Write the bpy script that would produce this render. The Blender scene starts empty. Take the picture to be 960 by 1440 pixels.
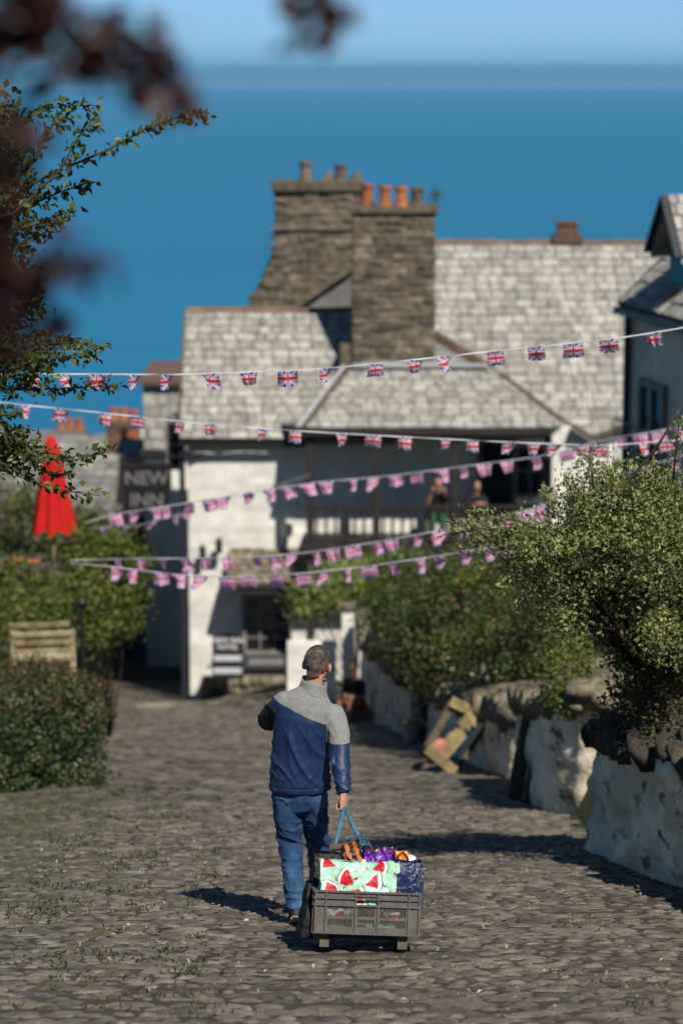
import bpy, bmesh, math, random
import numpy as np
from mathutils import Vector, Matrix, noise as mnoise
R = math.radians
random.seed(7); rng = np.random.default_rng(7)
scene = bpy.context.scene
col = scene.collection
# ------------------------------------------------------------------ camera
FPX = 3400.0                      # focal length in photograph pixels (960 x 1440)
CAMH = 1.98; SLOPE = 0.2238       # eye height above the street, fall of the street
TH = math.atan(608 / FPX)
cam_d = bpy.data.cameras.new('camera'); cam = bpy.data.objects.new('camera', cam_d); col.objects.link(cam)
cam.location = (0, 0, CAMH); cam.rotation_euler = (R(90) - TH, 0, 0)
cam_d.sensor_fit = 'VERTICAL'; cam_d.sensor_height = 36.0; cam_d.sensor_width = 24.0; cam_d.lens = 36.0 * FPX / 1440
cam_d.clip_start = 0.1; cam_d.clip_end = 120000
cam_d.dof.use_dof = True; cam_d.dof.focus_distance = 15.0; cam_d.dof.aperture_fstop = 1.65
scene.camera = cam
# ------------------------------------------------------------------ light
SUN_TO = Vector((0.44, -0.90, 1.17)).normalized()
ELEV = math.asin(SUN_TO.z); AZ = math.atan2(SUN_TO.x, SUN_TO.y)
w = bpy.data.worlds.new('World'); scene.world = w; w.use_nodes = True
nt = w.node_tree; nt.nodes.clear()
sky = nt.nodes.new('ShaderNodeTexSky'); sky.sky_type = 'NISHITA'; sky.sun_disc = False
sky.sun_elevation = ELEV; sky.sun_rotation = AZ
sky.altitude = 100; sky.air_density = 0.35; sky.dust_density = 0.0; sky.ozone_density = 0.0
tint = nt.nodes.new('ShaderNodeMix'); tint.data_type = 'RGBA'; tint.blend_type = 'MULTIPLY'
tint.inputs[0].default_value = 1.0; tint.inputs[7].default_value = (0.50, 0.63, 0.68, 1)
bg = nt.nodes.new('ShaderNodeBackground'); bg.inputs[1].default_value = 0.09
wo = nt.nodes.new('ShaderNodeOutputWorld')
nt.links.new(sky.outputs[0], tint.inputs[6]); nt.links.new(tint.outputs[2], bg.inputs[0]); nt.links.new(bg.outputs[0], wo.inputs[0])
sun_d = bpy.data.lights.new('sun', 'SUN'); sun = bpy.data.objects.new('sun', sun_d); col.objects.link(sun)
sun_d.energy = 3.2; sun_d.angle = R(0.53); sun_d.color = (1.0, 0.93, 0.82)
sun.rotation_euler = SUN_TO.to_track_quat('Z', 'Y').to_euler(); sun.location = (20, -30, 50)
scene.view_settings.view_transform = 'Standard'; scene.view_settings.look = 'None'
scene.view_settings.exposure = 0.82; scene.view_settings.gamma = 1.0
scene.render.engine = 'CYCLES'
scene.cycles.use_denoising = True
scene.cycles.max_bounces = 8; scene.cycles.diffuse_bounces = 6; scene.cycles.glossy_bounces = 2
scene.cycles.transmission_bounces = 3; scene.cycles.volume_bounces = 0; scene.cycles.transparent_max_bounces = 8
scene.cycles.caustics_reflective = False; scene.cycles.caustics_refractive = False
# ------------------------------------------------------------------ helpers
def ray(px, py):
    v = (720 - py) / FPX; u = (px - 480) / FPX
    return Vector((u, math.cos(TH) + v * math.sin(TH), -math.sin(TH) + v * math.cos(TH)))
def at(px, py, Y):
    """world point at distance Y down the street that the photograph shows at (px, py)"""
    d = ray(px, py); t = Y / d.y
    return Vector((d.x * t, Y, CAMH + d.z * t))
def smooth(a, b, x):
    t = min(1.0, max(0.0, (x - a) / (b - a))); return t * t * (3 - 2 * t)
def street_z(x, y):
    z = -SLOPE * y
    if y > 40: z += 0.5 * smooth(-3.4, -0.8, x) * smooth(45, 54, y)
    if y > 54: z += (y - 54) * 0.08
    return z
def tag(o, label=None, cat=None, group=None, kind=None):
    if label: o['label'] = label
    if cat: o['category'] = cat
    if group: o['group'] = group
    if kind: o['kind'] = kind
    return o
WL = {}                                   # world location of translated parents
def empty(name, loc, label, cat, group=None):
    o = bpy.data.objects.new(name, None); o.empty_display_size = 0.1; o.location = loc; col.objects.link(o)
    WL[o.name] = Vector(loc); return tag(o, label, cat, group)
def wloc(o): return WL.get(o.name, Vector((0, 0, 0))) if o else Vector((0, 0, 0))
def link(name, me, parent=None, mat=None):
    o = bpy.data.objects.new(name, me)
    if mat is not None and len(me.materials) == 0: me.materials.append(mat)
    col.objects.link(o)
    if parent: o.parent = parent; WL[o.name] = wloc(parent).copy()
    return o
def piece(name, me, parent, M):
    """a shared mesh placed by a world matrix under an untilted parent"""
    o = bpy.data.objects.new(name, me); col.objects.link(o); o.parent = parent
    o.matrix_local = Matrix.Translation(-wloc(parent)) @ M
    return o
def smooth_mesh(me):
    me.polygons.foreach_set('use_smooth', np.ones(len(me.polygons), dtype=bool)); me.update()
class MB:
    """collects shapes into ONE mesh"""
    def __init__(s): s.v = []; s.f = []; s.m = []
    def add(s, vs, fs, mi=0):
        b = len(s.v); s.v += [tuple(v) for v in vs]; s.f += [tuple(i + b for i in f) for f in fs]; s.m += [mi] * len(fs); return s
    def box(s, c, d, M=None, mi=0):
        x, y, z = d[0] / 2, d[1] / 2, d[2] / 2
        vs = [Vector((a * x, b * y, e * z)) for a in (-1, 1) for b in (-1, 1) for e in (-1, 1)]
        if M is not None: vs = [M @ v for v in vs]
        c = Vector(c)
        return s.add([v + c for v in vs], [(0, 1, 3, 2), (4, 6, 7, 5), (0, 4, 5, 1), (2, 3, 7, 6), (0, 2, 6, 4), (1, 5, 7, 3)], mi)
    def bb(s, x0, x1, y0, y1, z0, z1, mi=0): return s.box(((x0 + x1) / 2, (y0 + y1) / 2, (z0 + z1) / 2), (x1 - x0, y1 - y0, z1 - z0), None, mi)
    def bar(s, a, b, w, h, mi=0, up=(0, 0, 1)):
        a = Vector(a); b = Vector(b); d = (b - a); L = d.length; d.normalize()
        sx = d.cross(Vector(up));
        if sx.length < 1e-4: sx = Vector((1, 0, 0))
        sx.normalize(); uz = sx.cross(d)
        M = Matrix((sx, d, uz)).transposed()
        return s.box((a + b) / 2, (w, L, h), M, mi)
    def prism(s, poly, ext, mi=0):
        """polygon (3d points) pushed along ext"""
        n = len(poly); e = Vector(ext); A = [Vector(p) for p in poly]
        return s.add(A + [p + e for p in A], [tuple(range(n)), tuple(range(2 * n - 1, n - 1, -1))] + [(i, i + n, (i + 1) % n + n, (i + 1) % n) for i in range(n)], mi)
    def tube(s, pts, r, n=8, mi=0, cap=True):
        pts = [Vector(p) for p in pts]; rs = r if isinstance(r, (list, tuple)) else [r] * len(pts)
        vs = []; fs = []; ref = None
        for i, p in enumerate(pts):
            d = (pts[min(i + 1, len(pts) - 1)] - pts[max(i - 1, 0)])
            if d.length < 1e-7: d = Vector((0, 0, 1))
            d.normalize()
            if ref is None: ref = Vector((1, 0, 0)) if abs(d.x) < .9 else Vector((0, 1, 0))
            a = d.cross(ref); a.normalize(); b = d.cross(a); ref = -b if False else ref
            for k in range(n):
                t = 2 * math.pi * k / n; vs.append(p + (a * math.cos(t) + b * math.sin(t)) * rs[i])
        for i in range(len(pts) - 1):
            for k in range(n): fs.append((i * n + k, i * n + (k + 1) % n, (i + 1) * n + (k + 1) % n, (i + 1) * n + k))
        if cap: fs += [tuple(range(n - 1, -1, -1)), tuple((len(pts) - 1) * n + k for k in range(n))]
        return s.add(vs, fs, mi)
    def lathe(s, prof, c, n=16, mi=0):
        c = Vector(c); vs = []; fs = []
        for (r, z) in prof:
            for k in range(n): t = 2 * math.pi * k / n; vs.append(c + Vector((r * math.cos(t), r * math.sin(t), z)))
        for i in range(len(prof) - 1):
            for k in range(n): fs.append((i * n + k, i * n + (k + 1) % n, (i + 1) * n + (k + 1) % n, (i + 1) * n + k))
        fs += [tuple(range(n - 1, -1, -1)), tuple((len(prof) - 1) * n + k for k in range(n))]
        return s.add(vs, fs, mi)
    def loft(s, secs, n=16, mi=0):
        """secs: (centre, rx, ry, xdir, ydir); closed solid"""
        vs = []; fs = []
        for (c, rx, ry, xd, yd) in secs:
            c = Vector(c); xd = Vector(xd); yd = Vector(yd)
            for k in range(n): t = 2 * math.pi * k / n; vs.append(c + xd * rx * math.cos(t) + yd * ry * math.sin(t))
        L = len(secs)
        for i in range(L - 1):
            for k in range(n): fs.append((i * n + k, i * n + (k + 1) % n, (i + 1) * n + (k + 1) % n, (i + 1) * n + k))
        vs += [Vector(secs[0][0]), Vector(secs[-1][0])]
        for k in range(n): fs.append((L * n, (k + 1) % n, k)); fs.append((L * n + 1, (L - 1) * n + k, (L - 1) * n + (k + 1) % n))
        return s.add(vs, fs, mi)
    def limb(s, pts, rs, n=12, mi=0, flat=1.0):
        """round-ended tapering limb through pts"""
        pts = [Vector(p) for p in pts]; secs = []
        def frame(d):
            ref = Vector((1, 0, 0)) if abs(d.x) < .8 else Vector((0, 1, 0))
            a = (ref - d * ref.dot(d)).normalized(); return a, d.cross(a)
        d0 = (pts[1] - pts[0]).normalized(); d1 = (pts[-1] - pts[-2]).normalized()
        a, b = frame(d0)
        for q in (-.95, -.75, -.4): k = math.sqrt(1 - q * q); secs.append((pts[0] + d0 * q * rs[0], rs[0] * k, rs[0] * k * flat, a, b))
        for i in range(len(pts)):
            d = (pts[min(i + 1, len(pts) - 1)] - pts[max(i - 1, 0)]).normalized(); a, b = frame(d)
            secs.append((pts[i], rs[i], rs[i] * flat, a, b))
        a, b = frame(d1)
        for q in (.4, .75, .95): k = math.sqrt(1 - q * q); secs.append((pts[-1] + d1 * q * rs[-1], rs[-1] * k, rs[-1] * k * flat, a, b))
        return s.loft(secs, n, mi)
    def ell(s, c, r, M=None, n=14, mi=0):
        c = Vector(c); vs = []; fs = []; L = 9
        for i in range(L + 1):
            p = math.pi * (i + .001) / (L + .002)
            for k in range(n):
                t = 2 * math.pi * k / n; v = Vector((r[0] * math.sin(p) * math.cos(t), r[1] * math.sin(p) * math.sin(t), r[2] * math.cos(p)))
                vs.append(c + (M @ v if M is not None else v))
        for i in range(L):
            for k in range(n): fs.append((i * n + k, (i + 1) * n + k, (i + 1) * n + (k + 1) % n, i * n + (k + 1) % n))
        fs += [tuple(range(n)), tuple(L * n + k for k in range(n - 1, -1, -1))]
        return s.add(vs, fs, mi)
    def mesh(s, name, off=(0, 0, 0), sm=False):
        me = bpy.data.meshes.new(name); o = Vector(off)
        me.from_pydata([(v[0] - o.x, v[1] - o.y, v[2] - o.z) for v in s.v], [], s.f)
        if max(s.m, default=0) > 0: me.polygons.foreach_set('material_index', s.m)
        if sm: smooth_mesh(me)
        me.update(); return me
    def build(s, name, mat, parent=None, sm=False, local=False):
        """vertices are world coordinates unless local"""
        me = s.mesh(name, (0, 0, 0) if local else wloc(parent), sm)
        for m in (mat if isinstance(mat, (list, tuple)) else [mat]): me.materials.append(m)
        return link(name, me, parent)
def fixn(me):
    bm = bmesh.new(); bm.from_mesh(me); bmesh.ops.recalc_face_normals(bm, faces=bm.faces); bm.to_mesh(me); bm.free(); me.update(); return me
def remesh(mb, voxel, smooth_it=6, name='tmp'):
    """one continuous skin around overlapping closed shapes"""
    me = fixn(mb.mesh(name)); o = bpy.data.objects.new(name, me); col.objects.link(o)
    m = o.modifiers.new('r', 'REMESH'); m.mode = 'VOXEL'; m.voxel_size = voxel
    if smooth_it: k = o.modifiers.new('s', 'SMOOTH'); k.factor = .5; k.iterations = smooth_it
    dg = bpy.context.evaluated_depsgraph_get(); ev = o.evaluated_get(dg)
    out = bpy.data.meshes.new_from_object(ev); bpy.data.objects.remove(o); bpy.data.meshes.remove(me); smooth_mesh(out); return out
def get_co(me): a = np.empty(len(me.vertices) * 3, np.float32); me.vertices.foreach_get('co', a); return a.reshape(-1, 3)
def get_no(me): a = np.empty(len(me.vertices) * 3, np.float32); me.vertices.foreach_get('normal', a); return a.reshape(-1, 3)
def set_co(me, a): me.vertices.foreach_set('co', np.ascontiguousarray(a, np.float32).ravel()); me.update()
def np_mesh(name, V, F, rnd=None, sm=False):
    """V (n,3), F (m,k) equal-sided faces, rnd per-face value"""
    me = bpy.data.meshes.new(name); V = np.ascontiguousarray(V, np.float32); F = np.ascontiguousarray(F, np.int32)
    k = F.shape[1]; me.vertices.add(len(V)); me.vertices.foreach_set('co', V.ravel())
    me.loops.add(F.size); me.loops.foreach_set('vertex_index', F.ravel())
    me.polygons.add(len(F)); me.polygons.foreach_set('loop_start', np.arange(0, F.size, k, dtype=np.int32))
    me.update(calc_edges=True)
    if rnd is not None:
        a = me.attributes.new('rnd', 'FLOAT', 'FACE'); a.data.foreach_set('value', np.ascontiguousarray(rnd, np.float32))
    if sm: smooth_mesh(me)
    me.validate(); return me
def vcol(me, C):
    a = me.color_attributes.new('print', 'FLOAT_COLOR', 'POINT')
    C4 = np.ones((len(C), 4), np.float32); C4[:, :3] = C; a.data.foreach_set('color', C4.ravel())
# ------------------------------------------------------------------ materials
def mat(name, c1, c2=None, scale=3.0, detail=6, rough=.8, spec=.3, bump=0, bscale=30, rand=0, ramp=(.4, .6), c3=None, s3=1.2, r3=(.55, .7), attr=False, metal=0, trans=0, stretch=None, sheen=0):
    m = bpy.data.materials.new(name); m.use_nodes = True; N = m.node_tree.nodes; L = m.node_tree.links
    bs = N['Principled BSDF']; bs.inputs['Roughness'].default_value = rough; bs.inputs['Metallic'].default_value = metal
    bs.inputs['Specular IOR Level'].default_value = spec
    if sheen: bs.inputs['Sheen Weight'].default_value = sheen
    geo = N.new('ShaderNodeNewGeometry'); pos = geo.outputs['Position']
    if stretch:
        mp = N.new('ShaderNodeVectorMath'); mp.operation = 'MULTIPLY'; mp.inputs[1].default_value = stretch; L.new(pos, mp.inputs[0]); pos = mp.outputs[0]
    def nz(sc, det=detail, ro=.6):
        n = N.new('ShaderNodeTexNoise'); n.inputs['Scale'].default_value = sc; n.inputs['Detail'].default_value = det; n.inputs['Roughness'].default_value = ro; L.new(pos, n.inputs['Vector']); return n.outputs[0]
    def rp(src, a, b):
        r = N.new('ShaderNodeMapRange'); r.inputs[1].default_value = a; r.inputs[2].default_value = b; L.new(src, r.inputs[0]); return r.outputs[0]
    def mix(f, A, B, mode='MIX'):
        x = N.new('ShaderNodeMix'); x.data_type = 'RGBA'; x.blend_type = mode
        for s_, v in ((0, f), (6, A), (7, B)):
            if hasattr(v, 'is_output') or hasattr(v, 'links'): L.new(v, x.inputs[s_])
            elif s_ == 0: x.inputs[0].default_value = v
            else: x.inputs[s_].default_value = (*v, 1)
        return x.outputs[2]
    c = None
    if c2 is not None: c = mix(rp(nz(scale), *ramp), c1, c2)
    if c3 is not None: c = mix(rp(nz(s3, 8, .65), *r3), c if c is not None else c1, c3)
    if rand or attr:
        if attr: at_ = N.new('ShaderNodeAttribute'); at_.attribute_name = 'rnd'; rs = at_.outputs['Fac']
        else: oi = N.new('ShaderNodeObjectInfo'); rs = oi.outputs['Random']
        r = N.new('ShaderNodeMapRange'); r.inputs[3].default_value = 1 - rand; r.inputs[4].default_value = 1 + rand; L.new(rs, r.inputs[0])
        cc = N.new('ShaderNodeCombineColor');
        for i in range(3): L.new(r.outputs[0], cc.inputs[i])
        c = mix(1.0, c if c is not None else c1, cc.outputs[0], 'MULTIPLY')
    if c is not None: L.new(c, bs.inputs['Base Color'])
    else: bs.inputs['Base Color'].default_value = (*c1, 1)
    if bump:
        b = N.new('ShaderNodeBump'); b.inputs['Strength'].default_value = bump; b.inputs['Distance'].default_value = .02; L.new(nz(bscale, 8), b.inputs['Height']); L.new(b.outputs[0], bs.inputs['Normal'])
    if trans:
        t = N.new('ShaderNodeBsdfTranslucent'); ms = N.new('ShaderNodeMixShader'); ms.inputs[0].default_value = trans
        if c is not None: L.new(c, t.inputs[0])
        else: t.inputs[0].default_value = (*c1, 1)
        L.new(bs.outputs[0], ms.inputs[1]); L.new(t.outputs[0], ms.inputs[2]); L.new(ms.outputs[0], N['Material Output'].inputs[0])
    return m
def leafmat(name, stops, rough=.45, trans=.3, spec=.4):
    """colour by each leaf's own value"""
    m = bpy.data.materials.new(name); m.use_nodes = True; N = m.node_tree.nodes; L = m.node_tree.links
    bs = N['Principled BSDF']; bs.inputs['Roughness'].default_value = rough; bs.inputs['Specular IOR Level'].default_value = spec
    a = N.new('ShaderNodeAttribute'); a.attribute_name = 'rnd'; cr = N.new('ShaderNodeValToRGB'); e = cr.color_ramp.elements
    while len(e) < len(stops): e.new(.5)
    for i, (p, c) in enumerate(stops): e[i].position = p; e[i].color = (*c, 1)
    L.new(a.outputs['Fac'], cr.inputs[0]); L.new(cr.outputs[0], bs.inputs['Base Color'])
    t = N.new('ShaderNodeBsdfTranslucent'); L.new(cr.outputs[0], t.inputs[0]); ms = N.new('ShaderNodeMixShader'); ms.inputs[0].default_value = trans
    L.new(bs.outputs[0], ms.inputs[1]); L.new(t.outputs[0], ms.inputs[2]); L.new(ms.outputs[0], N['Material Output'].inputs[0])
    return m
def printmat(name, rough=.6, trans=0, bump=0, bscale=30, spec=.3):
    m = bpy.data.materials.new(name); m.use_nodes = True; N = m.node_tree.nodes; L = m.node_tree.links
    bs = N['Principled BSDF']; bs.inputs['Roughness'].default_value = rough; bs.inputs['Specular IOR Level'].default_value = spec
    a = N.new('ShaderNodeVertexColor'); a.layer_name = 'print'; L.new(a.outputs[0], bs.inputs['Base Color'])
    if bump:
        nz = N.new('ShaderNodeTexNoise'); nz.inputs['Scale'].default_value = bscale; nz.inputs['Detail'].default_value = 4; g = N.new('ShaderNodeNewGeometry'); L.new(g.outputs['Position'], nz.inputs['Vector'])
        b = N.new('ShaderNodeBump'); b.inputs['Strength'].default_value = bump; b.inputs['Distance'].default_value = .02; L.new(nz.outputs[0], b.inputs['Height']); L.new(b.outputs[0], bs.inputs['Normal'])
    if trans:
        t = N.new('ShaderNodeBsdfTranslucent'); L.new(a.outputs[0], t.inputs[0]); ms = N.new('ShaderNodeMixShader'); ms.inputs[0].default_value = trans
        L.new(bs.outputs[0], ms.inputs[1]); L.new(t.outputs[0], ms.inputs[2]); L.new(ms.outputs[0], N['Material Output'].inputs[0])
    return m
M = {}
M['whitewash'] = mat('whitewash', (.80, .785, .74), (.68, .665, .62), 2.2, rough=.9, bump=.9, bscale=9, c3=(.30, .29, .25), s3=1.7, r3=(.62, .78))
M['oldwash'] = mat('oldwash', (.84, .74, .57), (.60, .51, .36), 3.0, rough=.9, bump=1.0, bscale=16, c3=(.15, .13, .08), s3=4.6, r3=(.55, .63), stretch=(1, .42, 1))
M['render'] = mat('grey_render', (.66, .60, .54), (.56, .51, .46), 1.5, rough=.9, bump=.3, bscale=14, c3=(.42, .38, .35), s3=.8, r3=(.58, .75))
M['slate'] = mat('lichen_slate', (.40, .39, .355), (.26, .25, .23), 7, rough=.85, bump=.8, bscale=18, rand=.26, ramp=(.38, .64), c3=(.14, .13, .105), s3=3.0, r3=(.54, .72))
M['slate_s'] = mat('lichen_slate_far', (.40, .39, .355), (.26, .25, .23), 7, rough=.85, bump=.8, bscale=18, rand=.26, ramp=(.38, .64), c3=(.14, .13, .105), s3=3.0, r3=(.54, .72), attr=True)
M['deck'] = mat('roof_mortar', (.16, .15, .13), (.10, .095, .08), 4, rough=.95)
M['ridge'] = mat('ridge_tile', (.20, .12, .085), (.13, .10, .075), 5, rough=.9, bump=.4, rand=.25)
M['hip'] = mat('hip_tile_brown', (.105, .07, .05), (.07, .052, .04), 5, rough=.9, bump=.4, rand=.2)
M['lead'] = mat('lead_flashing', (.42, .45, .48), (.33, .35, .37), 4, rough=.6)
M['stone'] = mat('rubble_stone', (.175, .145, .105), (.10, .085, .064), 5.5, rough=.95, bump=1.0, bscale=22, rand=.38, c3=(.27, .22, .15), s3=2.6, r3=(.54, .72))
M['mortar'] = mat('old_mortar', (.17, .145, .11), (.11, .095, .075), 5, rough=.95, bump=.8, bscale=25)
M['coping'] = mat('coping_stone', (.27, .235, .165), (.14, .12, .08), 7, rough=.95, bump=1.0, bscale=25, rand=.3, c3=(.085, .085, .04), s3=4, r3=(.52, .64))
M['terracotta'] = mat('terracotta', (.46, .165, .065), (.34, .11, .045), 6, rough=.85, rand=.15, c3=(.14, .07, .04), s3=6, r3=(.6, .75))
M['oldpot'] = mat('mossy_pot', (.20, .15, .10), (.12, .10, .06), 6, rough=.9, rand=.2)
M['timber'] = mat('black_timber', (.022, .02, .019), (.035, .03, .027), 8, rough=.6, bump=.3)
M['darkwood'] = mat('weathered_timber', (.13, .105, .075), (.08, .065, .045), 6, rough=.85, bump=.6, bscale=30, stretch=(4, 4, 1))
M['palewood'] = mat('pale_wood', (.40, .34, .22), (.25, .21, .13), 5, rough=.85, bump=.5, bscale=30, rand=.2, c3=(.22, .16, .05), s3=4, r3=(.55, .7))
M['sledgewood'] = mat('sledge_wood', (.32, .26, .13), (.19, .15, .075), 6, rough=.85, bump=.5, bscale=30, rand=.15)
M['glass'] = mat('dark_glass', (.012, .013, .015), rough=.08, spec=.6)
M['white'] = mat('white_paint', (.78, .78, .76), (.66, .65, .62), 4, rough=.6)
M['greypaint'] = mat('grey_paint', (.22, .21, .205), (.16, .155, .15), 4, rough=.7)
M['black'] = mat('black_paint', (.014, .014, .016), rough=.5)
M['darkgutter'] = mat('dark_gutter', (.02, .025, .032), rough=.4)
M['brick'] = mat('brick', (.19, .105, .07), (.12, .075, .055), 6, rough=.9, rand=.25, bump=.5)
M['roofgrey'] = mat('grey_slate', (.22, .22, .21), (.15, .15, .145), 2.5, rough=.8, rand=.25, c3=(.30, .29, .26), s3=2, r3=(.55, .7))
M['bark'] = mat('bark', (.07, .055, .04), (.035, .028, .02), 12, rough=.95, bump=.8, bscale=40)
M['twig'] = mat('twig', (.075, .055, .035), (.05, .04, .025), 20, rough=.9)
M['soil'] = mat('earth', (.055, .07, .025), (.075, .085, .03), 1.5, rough=1, bump=.8, bscale=10)
# ------------------------------------------------------------------ the setting
SEA_Z = -82.0
M['sea'] = mat('sea_water', (.010, .155, .29), (.009, .138, .272), .006, 7, stretch=(.4, 1, 1), rough=.45, spec=.25, bump=.0)
def add_sea():
    m = M['sea']; N = m.node_tree.nodes; L = m.node_tree.links
    geo = N.new('ShaderNodeNewGeometry'); b = N.new('ShaderNodeBump'); b.inputs['Strength'].default_value = .6; b.inputs['Distance'].default_value = .5
    n = N.new('ShaderNodeTexNoise'); n.inputs['Scale'].default_value = .12; n.inputs['Detail'].default_value = 8; L.new(geo.outputs['Position'], n.inputs['Vector'])
    L.new(n.outputs[0], b.inputs['Height']); L.new(b.outputs[0], N['Principled BSDF'].inputs['Normal'])
    mb = MB(); mb.add([(-30000, 250, SEA_Z), (30000, 250, SEA_Z), (30000, 36000, SEA_Z), (-30000, 36000, SEA_Z)], [(0, 1, 2, 3)])
    tag(mb.build('sea', m), 'calm blue sea reaching to the far coast', None, None, 'structure')
add_sea()
def add_hills():
    mb = MB(); xs = np.linspace(-26000, 26000, 261); vs = []; fs = []
    for x in xs:
        h = 215 + 45 * mnoise.noise((x / 5200, 1.3, 0)) + 22 * mnoise.noise((x / 1600, 4.1, 0)) + 8 * mnoise.noise((x / 500, 9.1, 0))
        vs += [(x, 26000, SEA_Z - 1), (x, 26150, SEA_Z + 34), (x, 27600, SEA_Z + h * .75), (x, 29500, SEA_Z + h), (x, 33000, SEA_Z - 1)]
    for i in range(len(xs) - 1):
        for k in range(4): fs.append((i * 5 + k, (i + 1) * 5 + k, (i + 1) * 5 + k + 1, i * 5 + k + 1))
    mb.add(vs, fs)
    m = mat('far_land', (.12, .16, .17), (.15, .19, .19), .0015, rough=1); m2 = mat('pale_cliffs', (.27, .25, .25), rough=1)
    mb.m = [1 if i % 4 == 0 else 0 for i in range(len(mb.f))]
    tag(mb.build('far_hills', [m, m2], None, False), 'long low hills of the far coast across the water', None, None, 'structure')
add_hills()
def terr_off(x, y):
    """gardens beside the street, above or below its level"""
    r = 0.0
    if x > 0: # right gardens
        e = right_edge(y); r = 0.62 * smooth(e + .12, e + .5, x) * (1 if y < 47 else 1 - smooth(47, 50, y)) + .35 * smooth(e + 1, e + 6, x)
    else:
        e = left_edge(y); r = (0.7 * smooth(27, 30, y) + .8 * smooth(34, 37, y)) * smooth(e - .05, e - .6, x) * (1 - smooth(50, 54, y))
    return r
def right_edge(y):
    P = [(0, 4.6), (13, 2.95), (16.43, 2.42), (19.24, 2.06), (23.2, 2.02), (27.8, 2.04), (35.75, 1.3), (46.2, .42), (50, .4), (60, 5)]
    return np.interp(y, [p[0] for p in P], [p[1] for p in P])
def left_edge(y):
    return np.interp(y, [0, 12, 24, 26, 29, 34, 46, 54, 70], [-9, -7, -4.2, -2.85, -3.05, -3.65, -5.0, -5.7, -6.9])
def add_terrain():
    xs = np.concatenate([np.linspace(-400, -16, 12), np.linspace(-14, -7, 15), np.linspace(-6.8, 6.8, 103), np.linspace(7, 14, 15), np.linspace(16, 400, 12)])
    ys = np.concatenate([np.linspace(-60, -4, 8), np.linspace(-2, 72, 180), np.linspace(76, 420, 30)])
    V = []
    for y in ys:
        for x in xs:
            inst = left_edge(y) < x < right_edge(y)
            z = street_z(x, min(y, 72)) if y > 0 else -SLOPE * y
            if y > 72: z += -(y - 72) * .26
            z += terr_off(x, y) - .10 + .05 * mnoise.noise((x * .6, y * .6, 0)) * (0 if inst else 1)
            V.append((x, y, z))
    n = len(xs); F = [(j * n + i, j * n + i + 1, (j + 1) * n + i + 1, (j + 1) * n + i) for j in range(len(ys) - 1) for i in range(n - 1)]
    me = np_mesh('ground', np.array(V), np.array(F), None, True); me.materials.append(M['soil'])
    tag(link('ground', me), 'hillside earth of the village gardens', None, None, 'structure')
add_terrain()
# ---- the cobbled street
M['bed'] = mat('street_bed', (.075, .061, .045), (.046, .038, .028), 9, rough=1, bump=1.0, bscale=40, c3=(.07, .075, .03), s3=1.6, r3=(.60, .70))
def cob_mat(name, attr):
    m = mat(name, (.186, .162, .132), (.108, .094, .076), 11, rough=.62, spec=.4, bump=1.0, bscale=60, rand=.46, attr=attr, c3=(.17, .155, .135), s3=22, r3=(.58, .7))
    # moss and soil creeping over the stones at the left of the street
    N = m.node_tree.nodes; L = m.node_tree.links; bs = N['Principled BSDF']; src = bs.inputs['Base Color'].links[0].from_socket
    geo = N.new('ShaderNodeNewGeometry'); sp = N.new('ShaderNodeSeparateXYZ'); L.new(geo.outputs['Position'], sp.inputs[0])
    nz = N.new('ShaderNodeTexNoise'); nz.inputs['Scale'].default_value = 3.0; nz.inputs['Detail'].default_value = 9; nz.inputs['Roughness'].default_value = .7; L.new(geo.outputs['Position'], nz.inputs['Vector'])
    xr = N.new('ShaderNodeMapRange'); xr.inputs[1].default_value = -.3; xr.inputs[2].default_value = -3.0; xr.inputs[3].default_value = -.14; xr.inputs[4].default_value = .10; L.new(sp.outputs[0], xr.inputs[0])
    ad = N.new('ShaderNodeMath'); ad.operation = 'ADD'; L.new(nz.outputs[0], ad.inputs[0]); L.new(xr.outputs[0], ad.inputs[1])
    mr = N.new('ShaderNodeMapRange'); mr.inputs[1].default_value = .50; mr.inputs[2].default_value = .62; mr.inputs[4].default_value = .8; L.new(ad.outputs[0], mr.inputs[0])
    yr = N.new('ShaderNodeMapRange'); yr.inputs[1].default_value = 29; yr.inputs[2].default_value = 24; L.new(sp.outputs[1], yr.inputs[0]); ml = N.new('ShaderNodeMath'); ml.operation = 'MULTIPLY'; L.new(mr.outputs[0], ml.inputs[0]); L.new(yr.outputs[0], ml.inputs[1])
    mx = N.new('ShaderNodeMix'); mx.data_type = 'RGBA'; L.new(ml.outputs[0], mx.inputs[0]); L.new(src, mx.inputs[6]); mx.inputs[7].default_value = (.075, .078, .03, 1)
    L.new(mx.outputs[2], bs.inputs['Base Color']); return m
M['cobble'] = cob_mat('cobble', False); M['cobble_s'] = cob_mat('cobble_far', True)
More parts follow.
